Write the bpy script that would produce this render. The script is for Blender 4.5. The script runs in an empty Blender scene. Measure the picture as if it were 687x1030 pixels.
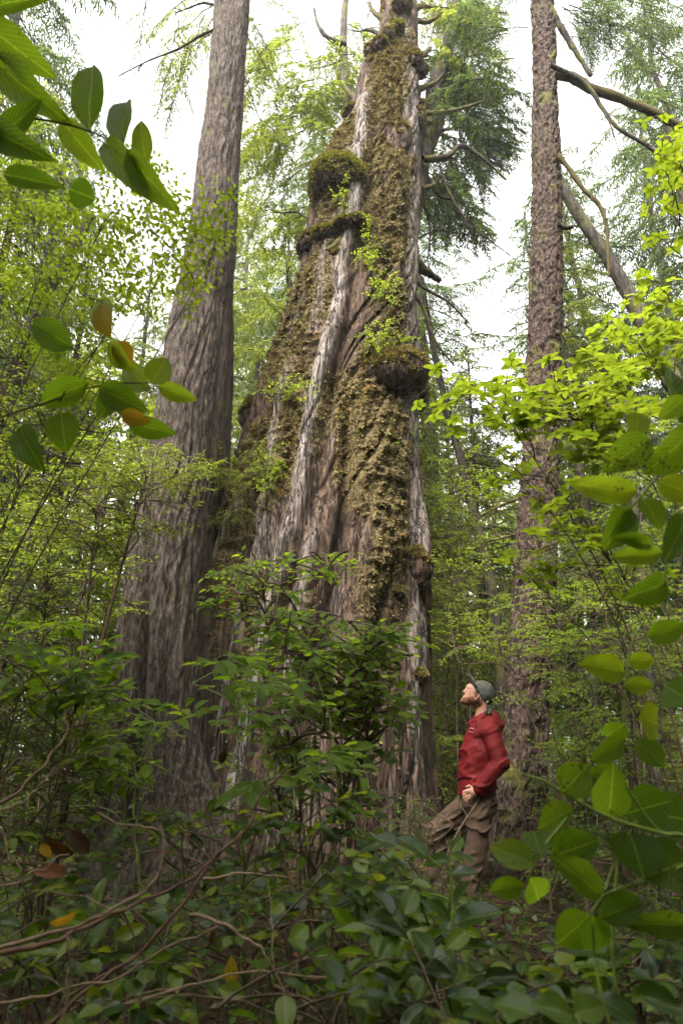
import bpy, math
import numpy as np
from mathutils import Vector

# ------------------------------------------------------------------ camera, world, sun, exposure
S = bpy.context.scene
COL = S.collection
PW, PH, FPX, PITCH = 687.0, 1030.0, 686.7, math.radians(20.0)
CAMZ = 1.35
cam_d = bpy.data.cameras.new('camera'); cam = bpy.data.objects.new('camera', cam_d); COL.objects.link(cam)
cam_d.sensor_fit = 'VERTICAL'; cam_d.sensor_height = 36; cam_d.sensor_width = 24; cam_d.lens = 24
cam_d.clip_start = 0.05; cam_d.clip_end = 500
cam.location = (0, 0, CAMZ); cam.rotation_euler = (math.radians(90) + PITCH, 0, 0)
cam_d.dof.use_dof = True; cam_d.dof.focus_distance = 7.0; cam_d.dof.aperture_fstop = 4.5
S.camera = cam

W = bpy.data.worlds.new('World'); S.world = W; W.use_nodes = True
nt = W.node_tree; nt.nodes.clear()
sky = nt.nodes.new('ShaderNodeTexSky'); sky.sky_type = 'NISHITA'; sky.sun_disc = False
SUN_EL, SUN_AZ = math.radians(50), math.radians(205)      # azimuth from +Y towards +X
sky.sun_elevation = SUN_EL; sky.sun_rotation = SUN_AZ
sky.air_density = 1.0; sky.dust_density = 3.0
hs = nt.nodes.new('ShaderNodeHueSaturation'); hs.inputs['Saturation'].default_value = 0.03   # overcast: white cloud cover
bg = nt.nodes.new('ShaderNodeBackground'); bg.inputs['Strength'].default_value = 0.15
#HZ
wo = nt.nodes.new('ShaderNodeOutputWorld')
nt.links.new(sky.outputs[0], hs.inputs['Color']); nt.links.new(hs.outputs[0], bg.inputs['Color']); nt.links.new(bg.outputs[0], wo.inputs[0])
sl = bpy.data.lights.new('sun', 'SUN'); sl.energy = 1.5; sl.angle = math.radians(40); sl.color = (1, 0.94, 0.85)
sun = bpy.data.objects.new('sun', sl); COL.objects.link(sun)
sd = Vector((math.sin(SUN_AZ) * math.cos(SUN_EL), math.cos(SUN_AZ) * math.cos(SUN_EL), math.sin(SUN_EL)))
sun.rotation_euler = sd.to_track_quat('Z', 'Y').to_euler(); sun.location = (0, 0, 30)
S.view_settings.view_transform = 'Standard'; S.view_settings.look = 'None'
S.view_settings.gamma = 1; S.view_settings.use_curve_mapping = False
S.view_settings.exposure = 2.88
S.render.engine = 'CYCLES'
S.cycles.max_bounces = 9; S.cycles.diffuse_bounces = 5; S.cycles.glossy_bounces = 2
S.cycles.transmission_bounces = 5; S.cycles.use_denoising = True
S.cycles.sample_clamp_indirect = 8; S.cycles.use_adaptive_sampling = True; S.cycles.adaptive_threshold = 0.025
S.cycles.caustics_reflective = False; S.cycles.caustics_refractive = False

# ------------------------------------------------------------------ maths helpers
CA, SA = math.cos(PITCH), math.sin(PITCH)
def P(u, v, Y):
    """point at forward distance Y seen at photo position (u, v); used to measure the place off the photograph"""
    a = (u - PW / 2) / FPX; b = (PH / 2 - v) / FPX
    d = np.array((a, CA - b * SA, SA + b * CA)); t = Y / d[1]
    return np.array((d[0] * t, Y, CAMZ + d[2] * t))

def _h(ix, iy, iz, s):
    h = (ix * 374761393 + iy * 668265263 + iz * 2147483647 + s * 1274126177).astype(np.int64) & 0xffffffff
    h = ((h ^ (h >> 13)) * 1274126177) & 0xffffffff
    h = ((h ^ (h >> 16)) * 2246822519) & 0xffffffff
    return ((h ^ (h >> 15)) & 0xffffff) / float(0x7fffff) - 1.0
def noise(x, y, z, s=0):
    x, y, z = np.broadcast_arrays(x, y, z)
    fx, fy, fz = np.floor(x), np.floor(y), np.floor(z)
    ix, iy, iz = fx.astype(np.int64), fy.astype(np.int64), fz.astype(np.int64)
    tx, ty, tz = x - fx, y - fy, z - fz
    tx, ty, tz = [t * t * (3 - 2 * t) for t in (tx, ty, tz)]
    r = 0
    for i in (0, 1):
        for j in (0, 1):
            for k in (0, 1):
                r = r + _h(ix + i, iy + j, iz + k, s) * (tx if i else 1 - tx) * (ty if j else 1 - ty) * (tz if k else 1 - tz)
    return r
def fbm(x, y, z, o=4, s=0):
    r = 0; a = 1.0; n = 0
    for i in range(o):
        r = r + a * noise(x, y, z, s + i); n += a; a *= .5; x, y, z = x * 2.03, y * 2.03, z * 2.03
    return r / n
def sstep(x, a, b):
    t = np.clip((x - a) / (b - a), 0, 1); return t * t * (3 - 2 * t)
def unit(a):
    a = np.asarray(a, float); return a / (np.linalg.norm(a, axis=-1, keepdims=True) + 1e-9)

# ------------------------------------------------------------------ object helpers
def mesh_np(name, V, loops, starts, totals, mat=None, smooth=False, uv=None, attrs=None):
    me = bpy.data.meshes.new(name)
    me.vertices.add(len(V)); me.vertices.foreach_set('co', np.asarray(V, np.float32).ravel())
    me.loops.add(len(loops)); me.loops.foreach_set('vertex_index', np.asarray(loops, np.int32).ravel())
    me.polygons.add(len(starts)); me.polygons.foreach_set('loop_start', np.asarray(starts, np.int32))
    me.update(calc_edges=True)
    if uv is not None:
        l = me.uv_layers.new(name='UVMap'); l.data.foreach_set('uv', np.asarray(uv, np.float32).ravel())
    for k, a in (attrs or {}).items():
        at = me.attributes.new(k, 'FLOAT', 'POINT'); at.data.foreach_set('value', np.asarray(a, np.float32).ravel())
    me.polygons.foreach_set('use_smooth', np.full(len(starts), smooth))
    if mat: me.materials.append(mat)
    me.validate(verbose=False)
    return me
def link(name, me, parent=None):
    o = bpy.data.objects.new(name, me); COL.objects.link(o)
    if parent is not None: o.parent = parent
    return o
def tag(o, label=None, cat=None, group=None, kind=None):
    if label: o['label'] = label
    if cat: o['category'] = cat
    if group: o['group'] = group
    if kind: o['kind'] = kind
    return o
def empty(name, label, cat, group=None, loc=(0, 0, 0)):
    o = bpy.data.objects.new(name, None); COL.objects.link(o); o.location = loc; o.empty_display_size = .2
    return tag(o, label, cat, group)
def grid_mesh(name, G, mat, closed=False, smooth=True, attrs=None):
    """G: rows x cols x 3"""
    R, C = G.shape[:2]
    idx = np.arange(R * C).reshape(R, C)
    if closed: nx = np.roll(idx, -1, 1); a = idx[:-1]; b = nx[:-1]; c = nx[1:]; d = idx[1:]
    else: a = idx[:-1, :-1]; b = idx[:-1, 1:]; c = idx[1:, 1:]; d = idx[1:, :-1]
    q = np.stack([a, b, c, d], -1).reshape(-1, 4)
    n = len(q)
    return mesh_np(name, G.reshape(-1, 3), q.ravel(), np.arange(n) * 4, None, mat, smooth,
                   attrs={k: v.ravel() for k, v in (attrs or {}).items()})

class Tubes:
    def __init__(s): s.V = []; s.F = []; s.n = 0
    def add(s, pts, r0, r1=None, sides=5, rough=0, seed=0, pw=1.0):
        pts = np.asarray(pts, float); n = len(pts)
        if n < 2: return
        T = unit(np.gradient(pts, axis=0))
        ref = np.array((0, 0, 1.)) if abs(T[0, 2]) < .9 else np.array((1., 0, 0))
        A = unit(np.cross(T, ref)); B = np.cross(T, A)
        if r1 is None: r1 = r0 * .3
        r = r0 + (r1 - r0) * np.linspace(0, 1, n) ** pw
        th = np.arange(sides) * 2 * math.pi / sides
        rr = np.repeat(r[:, None], sides, 1)
        if rough:
            c = pts[:, None, :] + (A[:, None] * np.cos(th)[None, :, None] + B[:, None] * np.sin(th)[None, :, None]) * rr[..., None]
            rr = rr * (1 + rough * fbm(c[..., 0] * 14, c[..., 1] * 14, c[..., 2] * 14, 3, seed))
        v = pts[:, None, :] + (A[:, None] * np.cos(th)[None, :, None] + B[:, None] * np.sin(th)[None, :, None]) * rr[..., None]
        idx = np.arange(n * sides).reshape(n, sides); nx = np.roll(idx, -1, 1)
        q = np.stack([idx[:-1], nx[:-1], nx[1:], idx[1:]], -1).reshape(-1, 4) + s.n
        s.V.append(v.reshape(-1, 3)); s.F.append(q); s.n += n * sides
    def build(s, name, mat, parent=None):
        V = np.concatenate(s.V); F = np.concatenate(s.F)
        return link(name, mesh_np(name, V, F.ravel(), np.arange(len(F)) * 4, None, mat, True), parent)

def leaf_template(kind):
    if kind == 'big':       # ovate leaf, pointed tip, folded along the midrib, wavy edge
        rows, cols = 9, 5
        vs = np.linspace(0, 1, rows)
        V = []; UV = []
        for i, t in enumerate(vs):
            w = (math.sin(math.pi * min(1, t ** .82)) ** .62) * (1 - .28 * t ** 4) if 0 < t < 1 else 0.02
            for j in range(cols):
                u = (j / (cols - 1) - .5)
                V.append((u * w, t, abs(u) * .20 * w - .16 * (t - .25) ** 2 + .02 * math.sin(t * 11 + j * 2)))
                UV.append((u * w + .5, t))
        F = [(i * cols + j, i * cols + j + 1, (i + 1) * cols + j + 1, (i + 1) * cols + j) for i in range(rows - 1) for j in range(cols - 1)]
    elif kind == 'med':
        rows = 5; V = []; UV = []
        for i, (t, w) in enumerate(((0, .04), (.20, .82), (.48, 1), (.78, .78), (1, .04))):
            for u in (-.5, 0, .5):
                V.append((u * w, t, abs(u) * .16 * w - .10 * t * t)); UV.append((u * w + .5, t))
        F = [(i * 3 + j, i * 3 + j + 1, (i + 1) * 3 + j + 1, (i + 1) * 3 + j) for i in range(rows - 1) for j in range(2)]
    elif kind == 'small':
        V = [(0, 0, 0), (.5, .35, .08), (.4, .75, .02), (0, 1, -.08), (-.4, .75, .02), (-.5, .35, .08)]
        UV = [(v[0] + .5, v[1]) for v in V]
        F = [(0, 1, 2, 3), (3, 4, 5, 0)]
    else:                   # needle spray
        V = [(-.22, 0, 0), (.22, 0, 0), (.5, .45, .03), (.1, 1, -.06), (-.1, 1, -.06), (-.5, .45, .03)]
        UV = [(v[0] + .5, v[1]) for v in V]
        F = [(0, 1, 2, 5), (5, 2, 3, 4)]
    return np.array(V, float), F, np.array(UV, float)
TPL = {k: leaf_template(k) for k in ('big', 'med', 'small', 'needle')}

class Leaves:
    def __init__(s, kind='small'): s.k = kind; s.A = []
    def add(s, pos, dirn, nrm, L, Wd, rnd):
        pos = np.atleast_2d(pos); n = len(pos)
        f = lambda a: np.broadcast_to(np.asarray(a, float), (n,))
        s.A.append(np.concatenate([pos, np.broadcast_to(dirn, (n, 3)), np.broadcast_to(nrm, (n, 3)), f(L)[:, None], f(Wd)[:, None], f(rnd)[:, None]], 1))
    def count(s): return sum(len(a) for a in s.A)
    def mesh(s, name, mat):
        A = np.concatenate(s.A); V0, F, UV = TPL[s.k]; n, m = len(A), len(V0)
        p, d, nr, L, Wd, rn = A[:, :3], unit(A[:, 3:6]), A[:, 6:9], A[:, 9], A[:, 10], A[:, 11]
        sd_ = unit(np.cross(d, nr)); nr = np.cross(sd_, d)
        V = p[:, None] + d[:, None] * (V0[None, :, 1] * L[:, None])[..., None] + sd_[:, None] * (V0[None, :, 0] * Wd[:, None])[..., None] + nr[:, None] * (V0[None, :, 2] * L[:, None])[..., None]
        F = np.array(F); q = (F[None] + (np.arange(n) * m)[:, None, None]).reshape(-1, 4)
        uv = UV[q.ravel() % m]
        return mesh_np(name, V.reshape(-1, 3), q.ravel(), np.arange(len(q)) * 4, None, mat, s.k in ('big', 'med'), uv, {'rnd': np.repeat(rn, m)})
    def build(s, name, mat, parent=None): return link(name, s.mesh(name, mat), parent)

def curve(p0, p1, lift=0., n=8, wob=0., rng=None):
    p0 = np.asarray(p0, float); p1 = np.asarray(p1, float); t = np.linspace(0, 1, n)[:, None]
    L = np.linalg.norm(p1 - p0)
    c = p0 + (p1 - p0) * t + np.array((0, 0, 1.)) * (4 * t * (1 - t)) * lift
    if wob and rng is not None:
        w = rng.normal(0, wob * L / math.sqrt(n), (n, 3)).cumsum(0); w -= t * w[-1] + (1 - t) * w[0]; c = c + w
    return c
def smooth_path(pts, n=30):
    pts = np.asarray(pts, float); t = np.arange(len(pts)); tt = np.linspace(0, len(pts) - 1, n)
    out = []
    for x in tt:                                        # Catmull-Rom
        i = min(int(x), len(pts) - 2); f = x - i
        p0, p1, p2, p3 = pts[max(i - 1, 0)], pts[i], pts[i + 1], pts[min(i + 2, len(pts) - 1)]
        out.append(.5 * ((2 * p1) + (-p0 + p2) * f + (2 * p0 - 5 * p1 + 4 * p2 - p3) * f * f + (-p0 + 3 * p1 - 3 * p2 + p3) * f ** 3))
    return np.array(out)

def leafy(LS, TS, pts, sp, L, Wd, rng, r=.004, t0=.1, droop=.3, upn=None, jit=.35, spread=.9, pet=.0, zig=True, tone=(0, 1), sides=4, end=True):
    """leaves set alternately along a twig"""
    pts = np.asarray(pts, float)
    seg = np.linalg.norm(np.diff(pts, axis=0), axis=1); cum = np.concatenate([[0], seg.cumsum()]); tot = cum[-1]
    if TS is not None: TS.add(pts, r, r * .35, sides=sides)
    n = max(1, int(tot * (1 - t0) / sp)); s = tot * t0 + (np.arange(n) + rng.uniform(0, .6, n)) * sp; s = np.minimum(s, tot)
    pos = np.stack([np.interp(s, cum, pts[:, i]) for i in range(3)], 1)
    T = unit(np.gradient(pts, axis=0)); tan = unit(np.stack([np.interp(s, cum, T[:, i]) for i in range(3)], 1))
    up = np.array((0, 0, 1.)) if upn is None else np.asarray(upn, float)
    side = unit(np.cross(tan, up)) * np.where(np.arange(n) % 2, 1, -1)[:, None]
    d = tan * (1 - spread * .5) + side * spread + rng.normal(0, jit * .6, (n, 3)); d[:, 2] -= droop * rng.uniform(.3, 1.3, n)
    d = unit(d); nr = up + rng.normal(0, jit, (n, 3))
    l = L * rng.uniform(.65, 1.15, n)
    l *= 1 - .25 * (s / tot)
    LS.add(pos + d * pet, d, nr, l, Wd / L * l * rng.uniform(.85, 1.1, n), rng.uniform(tone[0], tone[1], n))
    if end: LS.add(pts[-1], unit(tan[-1] + (0, 0, -droop * .4)), up + rng.normal(0, jit, 3), L * .8, Wd * .8, rng.uniform(*tone))

def fan(LS, TS, p0, p1, width, nside, sp, L, Wd, rng, lift=.0, droop=.3, r=.008, t0=.15, jit=.3, tone=(0, 1), up=None, tdroop=.15, n=8, twr=.003):
    c = curve(p0, p1, lift, n, .03, rng)
    if TS is not None: TS.add(c, r, r * .3, sides=4)
    T = unit(np.gradient(c, axis=0)); up = np.array((0, 0, 1.)) if up is None else unit(up)
    for i in range(nside):
        t = t0 + (1 - t0) * (i + rng.uniform(.2, .8)) / nside
        x = t * (n - 1); k = min(int(x), n - 2); f = x - k
        p = c[k] * (1 - f) + c[k + 1] * f; tg = T[k]
        sd_ = unit(np.cross(tg, up)) * (1 if i % 2 else -1)
        ln = width * (1.05 - t) ** .7 * rng.uniform(.6, 1.15)
        d = unit(tg * rng.uniform(.4, .9) + sd_ + rng.normal(0, .18, 3))
        q = p + d * ln - np.array((0, 0, tdroop * ln * rng.uniform(.5, 1.6)))
        tw = curve(p, q, ln * .06, 4)
        leafy(LS, TS if twr else None, tw, sp, L, Wd, rng, r=twr or .001, t0=.05, droop=droop, upn=up, jit=jit, tone=tone, sides=3)
    leafy(LS, None, c[int(n * .6):], sp, L, Wd, rng, droop=droop, upn=up, jit=jit, tone=tone)

# ------------------------------------------------------------------ materials
def nodes(m): m.use_nodes = True; t = m.node_tree; t.nodes.clear(); return t
def N(t, k, **kw):
    n = t.nodes.new(k)
    for a, b in kw.items():
        if a.startswith('i_'): n.inputs[a[2:].replace('_', ' ')].default_value = b
        else: setattr(n, a, b)
    return n
def ramp(t, stops, src):
    r = t.nodes.new('ShaderNodeValToRGB'); e = r.color_ramp.elements
    while len(e) > 1: e.remove(e[-1])
    e[0].position = stops[0][0]; e[0].color = (*stops[0][1], 1)
    for p, c in stops[1:]: x = e.new(p); x.color = (*c, 1)
    t.links.new(src, r.inputs[0]); return r.outputs[0]
def mixc(t, f, a, b, bt='MIX'):
    m = t.nodes.new('ShaderNodeMix'); m.data_type = 'RGBA'; m.blend_type = bt
    for s, v in ((m.inputs[0], f), (m.inputs[6], a), (m.inputs[7], b)):
        if isinstance(v, bpy.types.NodeSocket): t.links.new(v, s)
        elif isinstance(v, (int, float)): s.default_value = v
        else: s.default_value = (*v, 1)
    return m.outputs[2]
def mth(t, op, a, b=0.):
    m = t.nodes.new('ShaderNodeMath'); m.operation = op
    for i, v in enumerate((a, b)):
        if isinstance(v, bpy.types.NodeSocket): t.links.new(v, m.inputs[i])
        else: m.inputs[i].default_value = v
    return m.outputs[0]
def leaf_mat(name, stops, trans=.45, rough=.45, spec=.4, veins=0., spots=0., tcol=1.6, bump=0.):
    m = bpy.data.materials.new(name); t = nodes(m); L = t.links
    at = N(t, 'ShaderNodeAttribute', attribute_name='rnd')
    c = ramp(t, stops, at.outputs['Fac'])
    geo = N(t, 'ShaderNodeNewGeometry'); ns = N(t, 'ShaderNodeTexNoise', i_Scale=(3.0)); L.new(geo.outputs['Position'], ns.inputs['Vector'])
    c = mixc(t, mth(t, 'MULTIPLY', ns.outputs[0], .35), c, tuple(x * .55 for x in stops[0][1]))
    vein = None
    if veins:
        uv = N(t, 'ShaderNodeUVMap', uv_map='UVMap'); sp = N(t, 'ShaderNodeSeparateXYZ'); L.new(uv.outputs[0], sp.inputs[0])
        au = mth(t, 'ABSOLUTE', mth(t, 'SUBTRACT', sp.outputs[0], .5))
        mid = mth(t, 'LESS_THAN', au, .014)
        ph = mth(t, 'SUBTRACT', mth(t, 'MULTIPLY', sp.outputs[1], 8.0), mth(t, 'MULTIPLY', au, 9.0))
        sv = mth(t, 'LESS_THAN', mth(t, 'ABSOLUTE', mth(t, 'SUBTRACT', mth(t, 'FRACT', ph), .5)), .055)
        vein = mth(t, 'MAXIMUM', mid, mth(t, 'MULTIPLY', sv, .55))
        c = mixc(t, mth(t, 'MULTIPLY', vein, veins), c, tuple(min(1, x * 2.1 + .03) for x in stops[-1][1]))
    if spots:
        vo = N(t, 'ShaderNodeTexNoise', i_Scale=150.0, i_Detail=2.0); L.new(geo.outputs['Position'], vo.inputs['Vector'])
        n2 = N(t, 'ShaderNodeTexNoise', i_Scale=11.0, i_Detail=1.0); L.new(geo.outputs['Position'], n2.inputs['Vector'])
        f = mth(t, 'GREATER_THAN', mth(t, 'ADD', mth(t, 'MULTIPLY', vo.outputs[0], .6), mth(t, 'MULTIPLY', n2.outputs[0], .5)), spots)
        c = mixc(t, mth(t, 'MULTIPLY', f, .8), c, (.035, .02, .008))
    b = N(t, 'ShaderNodeBsdfPrincipled', i_Roughness=rough); b.inputs['Specular IOR Level'].default_value = spec
    L.new(c, b.inputs['Base Color'])
    if veins or bump:
        bp = N(t, 'ShaderNodeBump', i_Strength=.35, i_Distance=.002)
        if vein is not None: L.new(mth(t, 'SUBTRACT', 1., vein), bp.inputs['Height'])
        L.new(bp.outputs[0], b.inputs['Normal'])
    tr = N(t, 'ShaderNodeBsdfTranslucent')
    tc = mixc(t, 1.0, c, (tcol * 1.05, tcol, tcol * .5), 'MULTIPLY'); L.new(tc, tr.inputs[0])
    mx = N(t, 'ShaderNodeMixShader', i_Fac=trans); L.new(b.outputs[0], mx.inputs[1]); L.new(tr.outputs[0], mx.inputs[2])
    o = N(t, 'ShaderNodeOutputMaterial'); L.new(mx.outputs[0], o.inputs[0]); return m

def bark_mat(name, dark, midc, light, moss=(.10, .10, .018), vscale=(26, 26, 5), moss_amt=0., fleck=.5, plate=False, bump=.9, attr=False, rough=.9, silver=(.36, .31, .275)):
    m = bpy.data.materials.new(name); t = nodes(m); L = t.links
    geo = N(t, 'ShaderNodeTexCoord'); mp = N(t, 'ShaderNodeMapping'); L.new(geo.outputs['Object'], mp.inputs[0]); mp.inputs['Scale'].default_value = vscale
    warp = N(t, 'ShaderNodeTexNoise', i_Scale=1.3, i_Detail=2.0); L.new(mp.outputs[0], warp.inputs[0])
    wv = N(t, 'ShaderNodeVectorMath', operation='ADD'); L.new(mp.outputs[0], wv.inputs[0]); L.new(warp.outputs['Color'], wv.inputs[1])
    n1 = N(t, 'ShaderNodeTexNoise', i_Scale=1.0, i_Detail=8.0, i_Roughness=.62); L.new(wv.outputs[0], n1.inputs[0])
    h = n1.outputs[0]
    if plate:
        vo = N(t, 'ShaderNodeTexVoronoi', i_Scale=1.4, feature='DISTANCE_TO_EDGE'); L.new(wv.outputs[0], vo.inputs[0])
        e = mth(t, 'MINIMUM', mth(t, 'MULTIPLY', vo.outputs[0], 4.0), 1.0)
        h = mth(t, 'ADD', mth(t, 'MULTIPLY', e, .2), mth(t, 'MULTIPLY', h, .75))
    n3 = N(t, 'ShaderNodeTexNoise', i_Scale=2.2, i_Detail=3.0); L.new(geo.outputs['Object'], n3.inputs[0])
    c = ramp(t, [(.37, dark), (.5, midc), (.66, light)], h)
    c = mixc(t, mth(t, 'MULTIPLY', n3.outputs[0], .5), c, tuple(x * .5 for x in midc), 'MIX')
    vf = N(t, 'ShaderNodeTexVoronoi', i_Scale=1.9); L.new(wv.outputs[0], vf.inputs[0])
    fl = mth(t, 'MULTIPLY', mth(t, 'LESS_THAN', vf.outputs[0], .26), mth(t, 'MULTIPLY', n3.outputs[0], fleck))
    c = mixc(t, fl, c, tuple(min(1, x * 1.7) for x in light))
    if moss_amt:
        n4 = N(t, 'ShaderNodeTexNoise', i_Scale=3.4, i_Detail=6.0, i_Roughness=.7); L.new(geo.outputs['Object'], n4.inputs[0])
        mr = N(t, 'ShaderNodeMapRange'); mr.inputs[1].default_value = .62 - moss_amt * .3; mr.inputs[2].default_value = .72 - moss_amt * .3; L.new(n4.outputs[0], mr.inputs[0])
        c = mixc(t, mth(t, 'MULTIPLY', mr.outputs[0], .75), c, moss)
    if attr:
        a1 = N(t, 'ShaderNodeAttribute', attribute_name='silver'); a2 = N(t, 'ShaderNodeAttribute', attribute_name='moss')
        mp2 = N(t, 'ShaderNodeMapping'); mp2.inputs['Scale'].default_value = (60, 60, 4.5); L.new(geo.outputs['Object'], mp2.inputs[0])
        n5 = N(t, 'ShaderNodeTexNoise', i_Scale=1.0, i_Detail=7.0, i_Roughness=.65); L.new(mp2.outputs[0], n5.inputs[0])
        sc = ramp(t, [(.40, tuple(x * .22 for x in silver)), (.5, tuple(x * .6 for x in silver)), (.62, silver)], n5.outputs[0])
        c = mixc(t, a1.outputs['Fac'], c, sc)
        mp3 = N(t, 'ShaderNodeMapping'); mp3.inputs['Scale'].default_value = (15, 15, 1.3); L.new(geo.outputs['Object'], mp3.inputs[0])
        n8 = N(t, 'ShaderNodeTexNoise', i_Scale=1.0, i_Detail=5.0, i_Roughness=.6); L.new(mp3.outputs[0], n8.inputs[0])
        ck = mth(t, 'MINIMUM', mth(t, 'MULTIPLY', mth(t, 'ABSOLUTE', mth(t, 'SUBTRACT', n8.outputs[0], .5)), 22.0), 1.0)
        c = mixc(t, mth(t, 'SUBTRACT', 1.0, ck), c, tuple(x * .9 for x in dark)); h = mth(t, 'ADD', mth(t, 'MULTIPLY', ck, .5), h)
        n6 = N(t, 'ShaderNodeTexNoise', i_Scale=26.0, i_Detail=5.0, i_Roughness=.7); L.new(geo.outputs['Object'], n6.inputs[0])
        n7 = N(t, 'ShaderNodeTexNoise', i_Scale=2.1, i_Detail=3.0); L.new(geo.outputs['Object'], n7.inputs[0])
        mc = ramp(t, [(.3, (.04, .028, .014)), (.5, (.13, .095, .042)), (.68, (.22, .175, .07))], n6.outputs[0])
        mc = mixc(t, mth(t, 'MULTIPLY', mth(t, 'GREATER_THAN', n7.outputs[0], .66), .5), mc, (.30, .14, .02))
        c = mixc(t, mth(t, 'MULTIPLY', a2.outputs['Fac'], .9), c, mc)
        h = mth(t, 'ADD', mth(t, 'MULTIPLY', h, 1.0), mth(t, 'MULTIPLY', n6.outputs[0], .35))
    b = N(t, 'ShaderNodeBsdfPrincipled', i_Roughness=rough); b.inputs['Specular IOR Level'].default_value = .2; L.new(c, b.inputs[0])
    bp = N(t, 'ShaderNodeBump', i_Strength=bump, i_Distance=.03); L.new(h, bp.inputs['Height']); L.new(bp.outputs[0], b.inputs['Normal'])
    o = N(t, 'ShaderNodeOutputMaterial'); L.new(b.outputs[0], o.inputs[0]); return m
def flat_mat(name, c, rough=.8, var=.3, scale=20, bump=0., spec=.3, scl=(1, 1, 1)):
    m = bpy.data.materials.new(name); t = nodes(m); L = t.links
    tc = N(t, 'ShaderNodeTexCoord'); mp = N(t, 'ShaderNodeMapping'); mp.inputs['Scale'].default_value = scl; L.new(tc.outputs['Object'], mp.inputs[0])
    n = N(t, 'ShaderNodeTexNoise', i_Scale=float(scale), i_Detail=4.0); L.new(mp.outputs[0], n.inputs[0])
    col = ramp(t, [(.3, tuple(x * (1 - var) for x in c)), (.7, tuple(min(1, x * (1 + var)) for x in c))], n.outputs[0])
    b = N(t, 'ShaderNodeBsdfPrincipled', i_Roughness=rough); b.inputs['Specular IOR Level'].default_value = spec; L.new(col, b.inputs[0])
    if bump: bp = N(t, 'ShaderNodeBump', i_Strength=bump, i_Distance=.01); L.new(n.outputs[0], bp.inputs['Height']); L.new(bp.outputs[0], b.inputs['Normal'])
    o = N(t, 'ShaderNodeOutputMaterial'); L.new(b.outputs[0], o.inputs[0]); return m

M = {}
M['salal'] = leaf_mat('salal_leaf', [(0, (.010, .028, .004)), (.4, (.03, .072, .007)), (.75, (.09, .15, .010)), (1, (.18, .21, .014))], .5, .3, .42, veins=.35, tcol=2.0)
M['bright'] = leaf_mat('shrub_leaf', [(0, (.055, .11, .006)), (.6, (.12, .19, .010)), (1, (.18, .23, .012))], .58, .5, .22, veins=.3, tcol=2.0)
M['fore'] = leaf_mat('broad_leaf', [(0, (.05, .10, .008)), (.6, (.105, .17, .010)), (1, (.16, .21, .012))], .74, .5, .25, veins=.45, spots=.70, tcol=2.1)
M['yellow'] = leaf_mat('yellow_leaf', [(0, (.26, .20, .015)), (.6, (.34, .24, .02)), (1, (.34, .17, .02))], .5, .5, .3, veins=.3, spots=.66, tcol=1.3)
M['berry'] = leaf_mat('huckleberry_leaf', [(0, (.08, .13, .012)), (.6, (.145, .20, .022)), (1, (.21, .25, .03))], .55, .5, .3, tcol=1.9)
M['lime'] = leaf_mat('lime_leaf', [(0, (.11, .165, .014)), (.6, (.17, .225, .022)), (1, (.22, .27, .03))], .58, .5, .3, tcol=1.9)
M['hem'] = leaf_mat('hemlock_needles', [(0, (.025, .045, .018)), (.6, (.06, .095, .032)), (1, (.11, .15, .045))], .5, .55, .3, tcol=1.7)
M['hemlight'] = leaf_mat('light_needles', [(0, (.065, .09, .016)), (.6, (.13, .165, .03)), (1, (.19, .22, .042))], .58, .55, .3, tcol=1.8)
M['moss'] = leaf_mat('moss_tuft', [(0, (.07, .052, .02)), (.35, (.155, .118, .045)), (.75, (.27, .225, .08)), (.95, (.30, .26, .08)), (1, (.28, .12, .02))], .2, .8, .1, tcol=1.3)
M['mossg'] = leaf_mat('green_moss', [(0, (.08, .08, .018)), (.6, (.19, .18, .04)), (1, (.28, .26, .06))], .3, .8, .1, tcol=1.4)
M['giant'] = bark_mat('old_cedar_bark', (.016, .009, .006), (.095, .060, .040), (.19, .130, .092), vscale=(24, 24, 4.5), fleck=.35, attr=True, bump=1.0)
M['barkL'] = bark_mat('furrowed_bark', (.010, .0065, .005), (.062, .045, .035), (.150, .120, .098), vscale=(34, 34, 9), moss_amt=.08, fleck=.6, bump=1.0)
M['barkLd'] = bark_mat('dark_furrowed_bark', (.015, .010, .008), (.065, .046, .036), (.13, .10, .08), vscale=(40, 40, 4.5), moss_amt=.25, fleck=.3, bump=1.0)
M['barkR'] = bark_mat('scaly_bark', (.008, .005, .003), (.066, .042, .031), (.14, .10, .08), vscale=(30, 30, 8), moss_amt=.25, fleck=.4, plate=True, bump=1.0)
M['barkB'] = bark_mat('grey_bark', (.012, .009, .007), (.05, .04, .032), (.11, .092, .08), vscale=(20, 20, 4), moss_amt=.4, fleck=.5, bump=.7)
M['deadwood'] = bark_mat('dead_wood', (.010, .008, .006), (.04, .03, .025), (.09, .072, .062), vscale=(30, 30, 8), moss_amt=.4, fleck=.2)
M['mosswood'] = bark_mat('mossy_wood', (.012, .009, .005), (.035, .026, .018), (.075, .055, .038), moss=(.085, .07, .022), vscale=(30, 30, 20), moss_amt=1.1, fleck=.2)
M['twig'] = flat_mat('twig_bark', (.085, .055, .035), .8, .4, 40)
M['twigpale'] = flat_mat('pale_twig', (.20, .13, .085), .7, .35, 30, .3)
M['twigred'] = flat_mat('red_brown_twig', (.10, .045, .028), .6, .4, 30, .3)
M['drybrush'] = flat_mat('dry_brushwood', (.065, .042, .028), .9, .5, 30)
M['greenstem'] = flat_mat('green_stem', (.14, .19, .03), .5, .25, 30)
M['dead'] = leaf_mat('dead_leaf', [(0, (.03, .015, .008)), (.6, (.07, .03, .014)), (1, (.16, .055, .016))], .3, .7, .2, veins=.2, tcol=1.3)

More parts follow.
